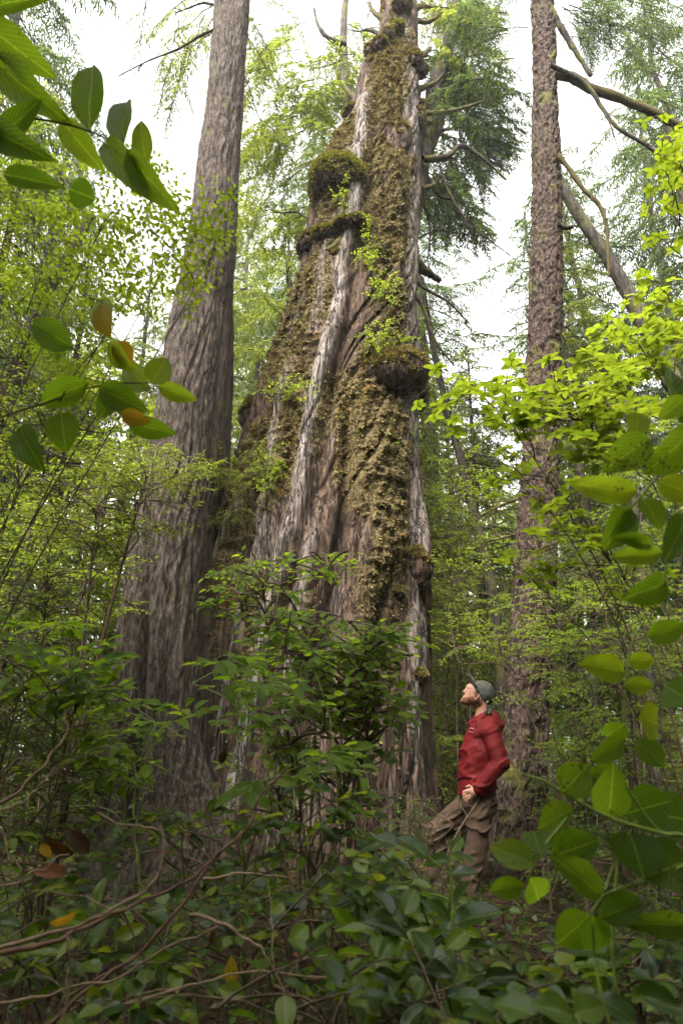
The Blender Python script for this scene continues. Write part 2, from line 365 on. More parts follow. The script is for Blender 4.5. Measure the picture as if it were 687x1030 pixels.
# ------------------------------------------------------------------ ground
def ground_z(x, y):
    x = np.asarray(x, float); y = np.asarray(y, float)
    z = -.35 + .6 * sstep(y, 1.5, 6.2) - .35 * sstep(y, 9, 20) + .10 * fbm(x * .7, y * .7, 0 * x, 3, 4) + .9 * fbm(x * .06 + 5, y * .06, 0 * x, 2, 9) * sstep(np.hypot(x, y), 9, 30)
    z = z + .25 * np.exp(-((x + .55) ** 2 + (y - 7.4) ** 2) / 3.0) + .12 * np.exp(-((x - 1.75) ** 2 + (y - 7) ** 2) / .6)
    return z + .035 * fbm(x * 4, y * 4, 0 * x, 3, 12)
M['soil'] = None
def soil_mat():
    m = bpy.data.materials.new('forest_floor'); t = nodes(m); L = t.links
    tc = N(t, 'ShaderNodeTexCoord'); n1 = N(t, 'ShaderNodeTexNoise', i_Scale=30.0, i_Detail=8.0, i_Roughness=.7); n2 = N(t, 'ShaderNodeTexNoise', i_Scale=1.1, i_Detail=5.0)
    L.new(tc.outputs['Object'], n1.inputs[0]); L.new(tc.outputs['Object'], n2.inputs[0])
    c = ramp(t, [(.3, (.008, .005, .003)), (.5, (.028, .017, .010)), (.7, (.075, .042, .022))], n1.outputs[0])
    f = N(t, 'ShaderNodeMapRange'); f.inputs[1].default_value = .48; f.inputs[2].default_value = .62; L.new(n2.outputs[0], f.inputs[0])
    c = mixc(t, mth(t, 'MULTIPLY', f.outputs[0], .8), c, (.045, .065, .014))
    b = N(t, 'ShaderNodeBsdfPrincipled', i_Roughness=.95); b.inputs['Specular IOR Level'].default_value = .15; L.new(c, b.inputs[0])
    bp = N(t, 'ShaderNodeBump', i_Strength=1.0, i_Distance=.04); L.new(n1.outputs[0], bp.inputs['Height']); L.new(bp.outputs[0], b.inputs['Normal'])
    o = N(t, 'ShaderNodeOutputMaterial'); L.new(b.outputs[0], o.inputs[0]); return m
g = np.sign(np.linspace(-1, 1, 300)) * np.abs(np.linspace(-1, 1, 300)) ** 2.2
gx, gy = np.meshgrid(g * 110, g * 110 + 6)
go = link('ground', grid_mesh('ground', np.stack([gx, gy, ground_z(gx, gy)], -1), soil_mat()))
tag(go, 'dark forest floor of soil, litter and moss', 'ground', kind='structure')

# ------------------------------------------------------------------ trunks
def trunk_grid(table, Y, cols, dz, z0, ry=None, back=1.0):
    """table of (v, left, right) photo silhouette at distance Y -> rows of centre x, radius, z"""
    tv = np.array(table, float)
    zl = []
    for v, a, b in tv:
        pa, pb = P(a, v, Y), P(b, v, Y); zl.append((pa[2], (pa[0] + pb[0]) / 2, (pb[0] - pa[0]) / 2))
    zl = np.array(sorted(zl)); z = np.arange(z0, zl[-1, 0], dz)
    k = max(1, int(.25 / dz)); ker = np.hanning(2 * k + 1); ker /= ker.sum()
    def it(c):
        y = np.interp(z, zl[:, 0], zl[:, c]); yp = np.pad(y, k, mode='edge'); return np.convolve(yp, ker, 'valid')
    return z, it(1), it(2)
def z_of(v, Y): return P(300, v, Y)[2]

# --- the giant old cedar
GY = 8.2
GT = [(1000, 120, 452), (900, 140, 442), (842, 160, 433), (767, 178, 428), (700, 187, 427), (668, 192, 428), (619, 198, 423), (585, 206, 428), (570, 209, 429), (545, 215, 424), (520, 221, 418),
      (492, 231, 416), (428, 252, 414), (380, 266, 415), (300, 298, 414), (260, 306, 414), (235, 309, 416), (200, 320, 418), (165, 334, 420), (145, 341, 422), (120, 350, 423), (99, 357, 423), (80, 362, 421), (66, 365, 421), (56, 374, 421), (46, 380, 420), (0, 384, 418), (-60, 390, 411), (-140, 393, 407), (-200, 396, 403)]
def giant():
    z, cx, rx = trunk_grid(GT, GY, 0, .016, -.6)
    th = np.linspace(0, 2 * math.pi, 420, endpoint=False)
    Z, TH = np.meshgrid(z, th, indexing='ij'); CX = cx[:, None]; RX = rx[:, None]
    s = -np.cos(TH) ; front = np.sin(TH) > 0            # theta=0 left side (-x), sin>0 towards the camera
    def sp(tab):                                         # photo polyline -> s(z)
        a = np.array([(z_of(v, GY), P(x, v, GY)[0]) for v, x in tab]); a = a[a[:, 0].argsort()]
        xs = np.interp(z, a[:, 0], a[:, 1]); return np.clip((xs - cx) / rx, -.97, .97)[:, None], ((z > a[0, 0]) & (z < a[-1, 0])).astype(float)[:, None]
    D = np.zeros_like(Z); SIL = np.zeros_like(Z); MO = np.zeros_like(Z)
    wob = .035 * noise(Z * 1.6, Z * 0, Z * 0, 3) + .012 * noise(Z * 6, Z * 0, Z * 0, 8)
    ph = np.arcsin(np.clip(s, -1, 1))
    def rib(tab, wpx, amp, sil=0., mo=0., sharp=2.0):
        sv, ok = sp(tab)
        e = np.minimum(1, np.convolve(np.pad(ok[:, 0], 30, mode='edge'), np.hanning(61) / np.hanning(61).sum(), 'valid'))[:, None]
        w = (wpx / 72.) / RX
        d = np.abs(ph - np.arcsin(np.clip(sv + wob, -.99, .99))) * np.cos(np.arcsin(sv)) / w
        g = np.exp(-d ** sharp) * front * e
        nonlocal D, SIL, MO
        D = D + amp * g; SIL = np.maximum(SIL, sil * np.exp(-(d * 1.35) ** 4) * front * e); MO = np.maximum(MO, mo * np.exp(-(d * .8) ** 4) * front * e)
    # broad lobes
    rib([(140, 350), (200, 338), (300, 322), (400, 292), (500, 262), (600, 235), (700, 215), (850, 190)], 26, .10, 0, .75)
    rib([(60, 385), (100, 388), (200, 389), (300, 388), (360, 380), (500, 374), (600, 364), (700, 352), (850, 340)], 22, .13, 0, .85)
    rib([(-150, 400), (0, 402), (100, 410), (200, 411), (300, 408), (400, 408), (500, 409), (600, 418), (800, 417)], 11, .08, .6, 0)
    # silver strips
    rib([(120, 371), (194, 360), (274, 353), (322, 342), (348, 339), (428, 323), (500, 311), (540, 304), (576, 294), (610, 288), (700, 272), (820, 250)], 7.5, .13, 1.0)
    rib([(185, 352), (240, 348), (280, 335), (330, 326), (380, 318)], 6, .05, .7)
    rib([(200, 345), (230, 330), (262, 322)], 7, .03, .55)
    rib([(400, 300), (480, 285), (576, 271), (625, 256), (720, 240), (840, 222)], 6, .09, .8)
    rib([(520, 262), (600, 228), (660, 216), (760, 204)], 6, .07, .75)
    rib([(560, 318), (640, 306), (720, 300), (850, 285)], 8, .06, .5)
    rib([(600, 340), (700, 330), (850, 312)], 7, .05, .35)
    rib([(360, 405), (430, 410), (560, 412), (640, 402), (760, 404)], 5, .05, .6)
    rib([(430, 395), (520, 392), (620, 388), (720, 384), (850, 380)], 9, .06, .1, .25)
    # clefts
    rib([(100, 398), (200, 401), (300, 398), (420, 396)], 3, -.10)
    rib([(450, 352), (520, 348), (570, 342), (640, 334), (740, 322)], 4.5, -.22, 0, 0)
    rib([(480, 276), (545, 264), (590, 258), (640, 246), (760, 228)], 3.5, -.16)
    rib([(600, 383), (640, 373), (680, 364), (730, 360), (800, 357)], 3.5, -.26)
    rib([(470, 404), (560, 404), (620, 410), (680, 411), (770, 411)], 3, -.13)
    rib([(130, 378), (200, 372), (260, 366), (330, 354), (420, 338), (500, 325), (580, 310)], 4, -.08)
    rib([(560, 232), (640, 212), (740, 196)], 4, -.15)
    rib([(590, 306), (660, 290), (760, 272)], 3, -.12)
    # flutes growing towards the base, fibre and lumps
    low = 1 - sstep(Z, .3, 5.5)
    fl = np.sin(TH * 11 + 1.3 * noise(Z * .5, TH * 2, 0 * Z, 5) + 2 * noise(Z * .25, 0 * Z, 0 * Z, 2))
    D += fl * (.02 + .07 * low)
    X0 = CX + RX * s
    arc = TH * RX
    fib = 1 - np.abs(fbm(arc * 7 + .5 * noise(Z * 1.2, arc * 2, 0 * Z, 3), Z * .8, 0 * Z, 4, 21))
    D += (fib - .75) * .07
    fis = np.abs(fbm(arc * 3.2 + .8 * noise(Z * .7, arc, 0 * Z, 33), Z * .28, 0 * Z, 3, 91)); D -= .075 * np.exp(-(fis / .045) ** 2) * (1 - sstep(np.abs(s), .8, .95))
    fis = np.abs(fbm(arc * 9 + .5 * noise(Z * 1.1, arc * 2, 0 * Z, 34), Z * .8, 0 * Z, 2, 95)); D -= .03 * np.exp(-(fis / .07) ** 2) * (1 - sstep(np.abs(s), .8, .95))
    mossn = fbm(arc * 2.0, Z * 1.1, 0 * Z, 4, 31)
    zone = .5 + .5 * sstep(Z, 1.2, 2.6) * (1 - .25 * sstep(Z, 9, 11))
    MO = np.clip(MO * 1.1 + .55 * sstep(mossn, .0, .35) * zone * front, 0, 1)
    MO *= sstep(mossn + .62 * MO + .25 * fbm(arc * 6, Z * 5, 0 * Z, 3, 63), .14, .42)
    MO *= (1 - .93 * np.clip(SIL, 0, 1)) * (1 - .8 * sstep(s, .72, .85) * (1 - sstep(Z, 9.5, 10.5) * 0))
    MO *= sstep(Z, .6, 2.6) * .35 + .65 * sstep(Z, 2.4, 3.8)
    SIL = np.clip(SIL * (0.6 + .5 * sstep(fbm(arc * 9, Z * .7, 0 * Z, 3, 44), -.35, .2)), 0, 1)
    SIL = np.maximum(SIL, .45 * sstep(fbm(arc * 6, Z * .5, 0 * Z, 3, 51), .25, .5) * (1 - MO) * front)
    lump = np.maximum(0, fbm(arc * 8, Z * 15, 0 * Z, 4, 61)) ; lump2 = fbm(arc * 26, Z * 30, 0 * Z, 2, 71)
    D += MO * (lump * .12 + lump2 * .018)
    D += .035 * fbm(arc * 1.6, Z * 1.1, 0 * Z, 3, 81)
    D *= np.minimum(1, RX / .7)
    # roots spread at the foot
    D += (1 - sstep(Z, -.2, 1.1)) * (.10 + .28 * np.maximum(0, np.sin(TH * 5 + .8)) ** 2)
    R = RX + D
    RYf = np.maximum(RX * .92, 0) + D
    X = CX + s * R; Yv = GY - np.sin(TH) * RYf
    G = np.stack([X, Yv, Z], -1)
    root = empty('giant_cedar', 'enormous old cedar with mossy fluted bark, silver ribs and burls beside the hiker', 'tree', loc=(0, 0, 0))
    tr = link('trunk', grid_mesh('giant_trunk', G, M['giant'], True, True, {'silver': SIL, 'moss': MO}), root)
    # moss tufts on the mossy zones (one part)
    rng = np.random.default_rng(5)
    w = (MO * front * (Z > 1.2)).ravel() ** 1.5; w /= w.sum()
    n = 70000; idx = rng.choice(w.size, n, p=w)
    pos = G.reshape(-1, 3)[idx] + rng.normal(0, .006, (n, 3))
    nr = unit(np.stack([np.cos(TH) * -1, -np.sin(TH), 0 * TH], -1).reshape(-1, 3)[idx])
    LS = Leaves('small')
    dr = nr * .7 + np.array((0, 0, -.6)) + rng.normal(0, .5, (n, 3))
    LS.add(pos - nr * .008, dr, nr + rng.normal(0, .5, (n, 3)), rng.uniform(.016, .042, n), rng.uniform(.012, .028, n), np.clip(rng.normal(.45, .22, n) + .25 * noise(pos[:, 0] * 2, pos[:, 1] * 2, pos[:, 2] * 2, 7), 0, .94) + .06 * (noise(pos[:, 0] * 1.7, pos[:, 1], pos[:, 2] * 1.7, 77) > .62))
    LS.build('moss', M['moss'], root)
    return root, G, (z, cx, rx)
GR, GG, (gz, gcx, grx) = giant()
def on_giant(u, v, out=0.):
    """point on the giant's front surface seen at photo (u, v)"""
    Y = GY
    for _ in range(4):
        p = P(u, v, Y); r = np.interp(p[2], gz, grx); c = np.interp(p[2], gz, gcx)
        s_ = np.clip((p[0] - c) / r, -.985, .985); Y = GY - r * .95 * math.sqrt(1 - s_ * s_) - out
    return P(u, v, Y)

# --- surface nets on a sampled distance field (burls, the hiker)
def surface_nets(f, lo, h):
    nx, ny, nz = f.shape; ins = f < 0
    c = np.zeros((nx - 1, ny - 1, nz - 1), np.int8)
    for i in (0, 1):
        for j in (0, 1):
            for k in (0, 1): c += ins[i:nx - 1 + i, j:ny - 1 + j, k:nz - 1 + k]
    act = (c > 0) & (c < 8); ids = -np.ones(act.shape, np.int64); I = np.argwhere(act); ids[act] = np.arange(len(I))
    acc = np.zeros((len(I), 3)); cnt = np.zeros(len(I))
    cor = [(i, j, k) for i in (0, 1) for j in (0, 1) for k in (0, 1)]
    for a in range(8):
        for b in range(a + 1, 8):
            A, B = np.array(cor[a]), np.array(cor[b])
            if abs(A - B).sum() != 1: continue
            fa = f[tuple((I + A).T)]; fb = f[tuple((I + B).T)]; m = (fa < 0) != (fb < 0)
            t = np.where(m, fa / (fa - fb + 1e-12), 0)[:, None]
            acc += np.where(m[:, None], A + (B - A) * t, 0); cnt += m
    V = (I + acc / cnt[:, None]) * h + lo
    Q = []
    for ax in range(3):
        o = [0, 0, 0]; o[ax] = 1; b1, b2 = [a for a in range(3) if a != ax]
        A = ins[tuple(slice(0, n - (1 if a == ax else 0)) for a, n in enumerate(f.shape))]
        B = ins[tuple(slice(1 if a == ax else 0, n) for a, n in enumerate(f.shape))]
        E = np.argwhere(A != B)
        E = E[(E[:, b1] > 0) & (E[:, b2] > 0) & (E[:, b1] < f.shape[b1] - 1) & (E[:, b2] < f.shape[b2] - 1)]
        e1 = np.zeros(3, int); e1[b1] = 1; e2 = np.zeros(3, int); e2[b2] = 1
        q = np.stack([ids[tuple((E - e1 - e2).T)], ids[tuple((E - e2).T)], ids[tuple(E.T)], ids[tuple((E - e1).T)]], -1)
        fl = A[tuple(E.T)] ^ (ax == 1)
        q[~fl] = q[~fl][:, ::-1]; Q.append(q)
    Q = np.concatenate(Q); return V, Q
def sdf_mesh(name, fn, lo, hi, h, mat, parent=None, smooth_it=1):
    lo = np.array(lo, float); hi = np.array(hi, float); n = np.ceil((hi - lo) / h).astype(int) + 1
    X, Y, Z = np.meshgrid(*[lo[i] + np.arange(n[i]) * h for i in range(3)], indexing='ij')
    V, Q = surface_nets(fn(X, Y, Z), lo, h)
    me = mesh_np(name, V, Q.ravel(), np.arange(len(Q)) * 4, None, mat, True)
    return link(name, me, parent) if parent is not False else me
def cap(X, Y, Z, a, b, ra, rb, sy=1.0):
    a = np.asarray(a, float); b = np.asarray(b, float); d = b - a
    px, py, pz = X - a[0], (Y - a[1]), Z - a[2]; dd = (d ** 2).sum() + 1e-9
    t = np.clip((px * d[0] + py * d[1] + pz * d[2]) / dd, 0, 1)
    return np.sqrt((px - t * d[0]) ** 2 + ((py - t * d[1]) / sy) ** 2 + (pz - t * d[2]) ** 2) - (ra + (rb - ra) * t)
def ell(X, Y, Z, c, r, tilt=0.):
    x, y, z = X - c[0], Y - c[1], Z - c[2]
    if tilt: ct, st = math.cos(tilt), math.sin(tilt); x, z = x * ct - z * st, x * st + z * ct
    k = np.sqrt((x / r[0]) ** 2 + (y / r[1]) ** 2 + (z / r[2]) ** 2); return (k - 1) * min(r)
def smin(a, b, k):
    h = np.clip(.5 + .5 * (b - a) / k, 0, 1); return b * (1 - h) + a * h - k * h * (1 - h)

def burl(name, blobs, moss_top=.5, hh=.022, lab=None):
    """lumpy outgrowth; blobs: (u, v, out, rx, ry, rz)"""
    C = [(on_giant(u, v, o), (a, b, c)) for u, v, o, a, b, c in blobs]
    lo = np.min([c - np.array(r) * 1.35 for c, r in C], 0) - .06; hi = np.max([c + np.array(r) * 1.35 for c, r in C], 0) + .06
    def fn(X, Y, Z):
        f = None
        for c, r in C:
            e = ell(X, Y, Z, c, r); f = e if f is None else smin(f, e, .08)
        return f + .04 * fbm(X * 5, Y * 5, Z * 5, 4, 3) + .012 * fbm(X * 30, Y * 30, Z * 12, 2, 8)
    me = sdf_mesh(name, fn, lo, hi, hh, M['giant'], False)
    n = len(me.vertices); co = np.empty(n * 3, np.float32); me.vertices.foreach_get('co', co); co = co.reshape(-1, 3)
    no = np.empty(n * 3, np.float32); me.vertices.foreach_get('normal', no); no = no.reshape(-1, 3)
    mo = np.clip(sstep(no[:, 2] + .35 * fbm(co[:, 0] * 6, co[:, 1] * 6, co[:, 2] * 6, 3, 9), .25 - moss_top, .65 - moss_top), 0, 1)
    me.attributes.new('moss', 'FLOAT', 'POINT').data.foreach_set('value', mo.astype(np.float32))
    me.attributes.new('silver', 'FLOAT', 'POINT').data.foreach_set('value', np.zeros(n, np.float32))
    o = link(name, me, GR)
    if lab: o['label'] = lab
    rng = np.random.default_rng(n); w = mo / mo.sum(); k = min(15000, n * 2); ix = rng.choice(n, k, p=w)
    LS = Leaves('small'); LS.add(co[ix], no[ix] + rng.normal(0, .5, (k, 3)) - (0, 0, .3), no[ix] + rng.normal(0, .4, (k, 3)), rng.uniform(.02, .05, k), rng.uniform(.015, .03, k), rng.uniform(0, .95, k))
    LS.build('burl_moss', M['mossg'] if moss_top > .5 else M['moss'], o)
    return o
burl('burl', [(340, 180, .10, .40, .36, .33), (322, 192, .0, .16, .24, .26)], .62, lab='domed burl capped with green moss, upper left side of the trunk')
burl('burl', [(390, 376, .12, .32, .26, .22), (408, 374, .14, .28, .32, .26), (416, 390, .06, .17, .26, .26), (394, 364, .12, .26, .24, .16), (421, 404, -.05, .09, .15, .14)], .40, lab='broad brown burl bulging from the right side halfway up')
burl('burl', [(310, 245, .10, .12, .16, .14), (306, 252, .06, .09, .12, .18)], .4, lab='small burl on the left edge under the domed one')
burl('burl', [(348, 228, .12, .20, .16, .06), (360, 226, .14, .12, .12, .06), (326, 236, .12, .14, .14, .10)], .55, lab='narrow mossy ledge beneath the domed burl')
burl('burl', [(338, 258, .03, .09, .09, .09)], .3, lab='knot ringed by bare wood below the mossy ledge')
burl('burl', [(253, 413, .06, .10, .16, .19), (247, 422, .02, .06, .12, .10)], .25, lab='dark broken stub burl on the left edge')
burl('burl', [(420, 574, .0, .16, .24, .30), (424, 600, -.02, .1, .2, .3)], .05, lab='smooth bulge on the right edge low down')
burl('burl', [(418, 682, .12, .10, .12, .12)], .25, lab='round fibrous knob low on the right edge')
burl('burl', [(402, 598, .06, .07, .09, .08)], .2, lab='little knob above the round one')
burl('burl', [(404, 140, .05, .13, .14, .26), (412, 170, .02, .10, .12, .2)], .05, lab='dark gnarled swelling high on the grey stem')
burl('burl', [(382, 47, .1, .13, .16, .12), (372, 52, .1, .1, .12, .12), (390, 36, .1, .09, .12, .1)], .2, lab='dark broken wood at the top of the mossy stem')
burl('burl', [(400, 30, .1, .09, .12, .1)], .7, lab='moss clump on the grey top stem')
burl('burl', [(404, 6, .06, .16, .18, .16)], .45, lab='mossy swelling at the very top of the grey stem')
burl('burl', [(416, 62, .04, .13, .15, .16), (424, 72, -.02, .1, .12, .12)], .35, lab='knob on the right of the top stem')
burl('burl', [(420, 118, .03, .12, .14, .2), (424, 108, 0, .1, .1, .12)], .4, lab='bulge on the right edge of the grey stem')
burl('burl', [(352, 112, .03, .1, .12, .1)], .6, lab='orange moss lump on the left shoulder near the top')
# ropes of root and candelabra tops
T = Tubes(); pts = [on_giant(*q) for q in ((346, 240, .06), (336, 248, .10), (326, 255, .10), (316, 275, .08), (308, 295, .06), (298, 322, .05), (289, 348, .04), (276, 376, .04), (262, 400, .04))]
T.add(smooth_path(pts, 60), .05, .035, sides=8, rough=.4); T.add(smooth_path([on_giant(*q) for q in ((346, 240, .06), (352, 232, .1), (352, 220, .05))], 16), .05, .03, 8, .3)
T.build('climbing_root', M['deadwood'], GR)
T = Tubes(); T.add(smooth_path([P(408, 230, 8.3), P(424, 150, 8.4), P(431, 118, 8.5), P(438, 85, 8.6), P(448, 55, 8.7), P(456, 18, 8.8), P(462, -20, 8.9)], 60), .19, .08, 14, .3)
T.add(smooth_path([P(404, 215, 8.4), P(416, 176, 8.5), P(432, 150, 8.6), P(443, 122, 8.7), P(446, 95, 8.7)], 30), .12, .05, 12, .3)
T.build('dead_top', M['barkB'], GR)
T = Tubes(); T.add(smooth_path([P(372, 190, 8.9), P(352, 110, 9.2), P(346, 60, 9.4), P(346, 20, 9.6), P(350, -20, 9.7)], 40), .12, .05, 12, .3)
T.add(smooth_path([P(348, 45, 9.4), P(330, 38, 9.3), P(320, 25, 9.3), P(316, 8, 9.3)], 20), .06, .02, 8, .5)
T.build('dead_top', M['barkB'], GR)
rngB = np.random.default_rng(11)
GB = [([(424, 114), (445, 113), (468, 108), (487, 101)], 8.0, .05, 1), ([(425, 160), (448, 158), (464, 147), (486, 160), (509, 181)], 8.1, .06, 0), ([(442, 166), (450, 190), (468, 220), (490, 240), (515, 258)], 8.0, .025, 0),
      ([(417, 266), (428, 272), (443, 283)], 8.0, .11, 0), ([(418, 283), (430, 292), (452, 305), (474, 328)], 8.0, .03, 0), ([(414, 294), (426, 310), (438, 343), (457, 368)], 7.9, .035, 0),
      ([(416, 20), (430, 22), (446, 12), (458, 4)], 8.2, .05, 1), ([(436, 78), (452, 80), (470, 72), (486, 60)], 8.6, .035, 1), ([(440, 95), (456, 92), (474, 88), (492, 90)], 8.5, .035, 1),
      ([(425, 170), (440, 195), (455, 200), (470, 190)], 8.4, .04, 0), ([(418, 188), (432, 225), (430, 262)], 8.5, .03, 0), ([(320, 228), (300, 214), (282, 214), (270, 210)], 8.0, .02, 0),
      ([(345, 60), (330, 66), (312, 70)], 9.2, .02, 0), ([(268, 382), (262, 396), (254, 408)], 8.0, .06, 1), ([(417, 150), (440, 133), (470, 128), (500, 132)], 8.6, .035, 0), ([(420, 240), (440, 232), (470, 236), (500, 236)], 8.8, .02, 0)]
GB += [([(416, 58), (425, 55), (433, 48)], 8.0, .09, 1), ([(418, 128), (430, 122), (440, 124)], 8.0, .09, 1), ([(386, 20), (376, 12), (370, 2)], 8.1, .06, 1), ([(384, 36), (372, 30), (362, 32)], 8.1, .05, 0), ([(420, 90), (436, 84), (446, 74)], 8.1, .06, 1), ([(412, 12), (424, 6), (436, 8)], 8.1, .07, 1), ([(358, 100), (350, 92), (346, 84)], 8.2, .05, 1), ([(424, 190), (436, 186), (444, 176)], 8.2, .05, 1)]
for pl, Y, r, mossy in GB:
    T = Tubes(); pts = smooth_path([P(u, v, Y + .10 * i) for i, (u, v) in enumerate(pl)], 24); T.add(pts, r, r * .3, 8, .45)
    for k in range(7):
        i = rngB.integers(6, 23); d = rngB.normal(0, .5, 3) + (pts[-1] - pts[0]) * .8; d[2] -= .2
        T.add(curve(pts[i], pts[i] + unit(d) * rngB.uniform(.15, .5), .03, 6, .1, rngB), .009, .003, 4)
    T.build('branch', M['mosswood'] if mossy else M['deadwood'], GR)

# --- generic bark trunk of a measured tree
def bark_trunk(name, label, table, Y, mat, furrow=.03, fk=9, cols=180, z0=-.6, dz=.016, grooves=(), seed=0, plates=False, ztop=None, flare=.0, ry=1.0, lean_y=0., smooth_s=False):
    z, cx, rx = trunk_grid(table, Y, 0, dz, z0)
    th = np.linspace(0, 2 * math.pi, cols, endpoint=False); Z, TH = np.meshgrid(z, th, indexing='ij'); CX, RX = cx[:, None], rx[:, None]
    s = -np.cos(TH); arc = TH * RX
    w = fbm(arc * 2, Z * 1.2, 0 * Z, 2, seed)
    r1 = 1 - np.abs(fbm(arc * 12 + w, Z * (6 if plates else 1.6), 0 * Z, 3, seed + 5)) * 2.2
    D = furrow * r1 + furrow * .5 * fbm(arc * 30, Z * (26 if plates else 7), 0 * Z, 2, seed + 9) + .03 * fbm(arc * 1.6, Z * .7, 0 * Z, 2, seed + 3)
    low = 1 - sstep(Z, z0 + .3, 3.2)
    D += low * .035 * np.sin(TH * fk + 2 * noise(Z * .5, 0 * Z, 0 * Z, seed) + w * 2)
    for tab, wpx, amp in grooves:
        a = np.array([(z_of(v, Y), P(x, v, Y)[0]) for v, x in tab]); a = a[a[:, 0].argsort()]
        sv = np.clip((np.interp(z, a[:, 0], a[:, 1]) - cx) / rx, -.95, .95)[:, None]
        ok = ((z > a[0, 0]) & (z < a[-1, 0]))[:, None] * 1.0
        ok = np.convolve(np.pad(ok[:, 0], 40, mode='edge'), np.hanning(81) / np.hanning(81).sum(), 'valid')[:, None]
        D += amp * ok * np.exp(-((s - sv) * RX / (wpx / 95.)) ** 2) * (np.sin(TH) > 0)
    D += (1 - sstep(Z, -.1, .9)) * (.04 + flare * np.maximum(0, np.sin(TH * 4 + seed)) ** 2)
    R = RX + D - furrow * .3
    G = np.stack([CX + s * R, Y - np.sin(TH) * R * ry + lean_y * Z, Z], -1)
    root = empty(name, label, 'tree')
    link('trunk', grid_mesh('trunk', G, mat, True), root)
    return root, G
LT = [(1000, 60, 262), (900, 82, 246), (850, 92, 232), (817, 98, 218), (760, 106, 203), (720, 111, 197), (619, 122, 199), (560, 131, 203), (520, 138, 206), (460, 150, 209), (360, 168, 220), (300, 178, 226), (240, 191, 234), (150, 203, 240), (75, 211, 245), (0, 218, 249), (-60, 223, 252), (-160, 232, 256)]
LTR, LTG = bark_trunk('conifer_tree', 'tall grey furrowed conifer trunk standing left of the giant mossy cedar', LT, 6.5, M['barkL'], .024, 9, 260, seed=3, flare=.12,
    grooves=[([(480, 152), (560, 150), (640, 152), (720, 150), (860, 140)], 6, -.2), ([(600, 140), (700, 130), (850, 118)], 5, -.07), ([(640, 178), (740, 176), (880, 170)], 4, -.05)])
LB = [(1000, 150, 240), (760, 170, 229), (600, 182, 229), (500, 190, 230), (400, 198, 232), (300, 206, 235), (200, 216, 238), (100, 224, 241), (0, 232, 244), (-100, 238, 247)]
LBR, _ = bark_trunk('conifer_tree', 'dark narrow trunk squeezed between the grey furrowed conifer and the giant cedar', LB, 7.4, M['barkLd'], .014, 7, 120, seed=13)
RT = [(1000, 470, 566), (920, 479, 556), (860, 487, 551), (820, 494, 547), (770, 505, 549), (695, 511, 551), (620, 516, 557), (520, 522, 561), (460, 526, 562), (410, 529, 563), (360, 532, 564), (260, 535, 564), (150, 536, 562), (80, 537, 559), (0, 535, 555), (-80, 536, 553), (-160, 537, 552)]
RTR, RTG = bark_trunk('spruce_tree', 'reddish scaly spruce trunk the hiker leans back against', RT, 7.0, M['barkR'], .026, 7, 220, seed=23, plates=True, flare=.10)

def limb(root, pl, Y, r0, r1, mat, dY=.1, twigs=6, seed=0, n=36, tl=.4, rough=.45, name='branch'):
    rng = np.random.default_rng(seed); T = Tubes(); pts = smooth_path([P(u, v, Y + dY * i) for i, (u, v) in enumerate(pl)], n)
    T.add(pts, r0, r1, 9, rough, seed)
    for k in range(twigs):
        i = rng.integers(n // 4, n - 1); d = rng.normal(0, .5, 3) + unit(pts[-1] - pts[0]) * .6; d[2] -= .25
        T.add(curve(pts[i], pts[i] + unit(d) * rng.uniform(.3, 1) * tl, .02, 6, .12, rng), .008, .002, 4)
    return T.build(name, mat, root)
limb(RTR, [(556, 74), (575, 78), (594, 89), (618, 97), (640, 106), (668, 119), (692, 132), (720, 150)], 6.9, .075, .045, M['mosswood'], .05, 4, 1)
limb(RTR, [(553, 8), (562, 24), (571, 40), (584, 60), (594, 76)], 6.9, .05, .03, M['deadwood'], .02, 5, 2)
limb(RTR, [(555, 66), (572, 74), (590, 86), (603, 105), (620, 128), (645, 143), (664, 156), (700, 172)], 6.7, .035, .02, M['deadwood'], .02, 8, 3)
limb(RTR, [(603, 106), (612, 122), (619, 142), (628, 168)], 6.7, .014, .004, M['deadwood'], .02, 4, 4)
limb(RTR, [(560, 156), (572, 170), (586, 190), (602, 206), (609, 224), (611, 250), (612, 278)], 6.8, .035, .02, M['mosswood'], .02, 8, 5)
limb(RTR, [(561, 226), (568, 229), (576, 228)], 6.8, .035, .028, M['deadwood'], .02, 0, 6, 8)
limb(RTR, [(528, 500), (512, 505), (496, 512), (481, 520)], 7.0, .02, .008, M['mosswood'], .1, 6, 7)
limb(RTR, [(526, 535), (510, 540), (488, 545)], 7.0, .018, .008, M['mosswood'], .1, 6, 8)
limb(LTR, [(217, 29), (200, 37), (178, 50), (150, 61), (118, 77)], 6.5, .022, .006, M['deadwood'], .08, 7, 9)
limb(LTR, [(220, 6), (205, 3), (190, 8), (177, 13)], 6.5, .02, .008, M['deadwood'], .1, 4, 10)

# ------------------------------------------------------------------ the forest behind: conifers
def crown_mesh(name, H, h0, R, nb, seed, mat, L=.15, Wd=.04, sp=.036, dens=17, droop=.5):
    rng = np.random.default_rng(seed); LS = Leaves('needle'); TS = Tubes(); az = rng.uniform(0, 6.28)
    for i in range(nb):
        f = (i + rng.uniform(0, 1)) / nb; z = h0 + (H - h0) * f; az += 2.4 + rng.normal(0, .4)
        ln = R * (1.05 - f) ** .65 * rng.uniform(.45, 1.15) + .3
        d = np.array((math.cos(az), math.sin(az), 0)); p0 = np.array((0, 0, z)); p1 = p0 + d * ln + np.array((0, 0, -droop * ln * rng.uniform(.3, 1.1) + .1))
        fan(LS, TS, p0, p1, ln * .42, int(dens * (ln / 2) + 5), sp, L, Wd, rng, lift=ln * .10, droop=.45, r=.022, t0=.12, jit=.35, tdroop=.5, n=8, twr=.004)
    return LS.mesh(name, mat), TS
VAR = []
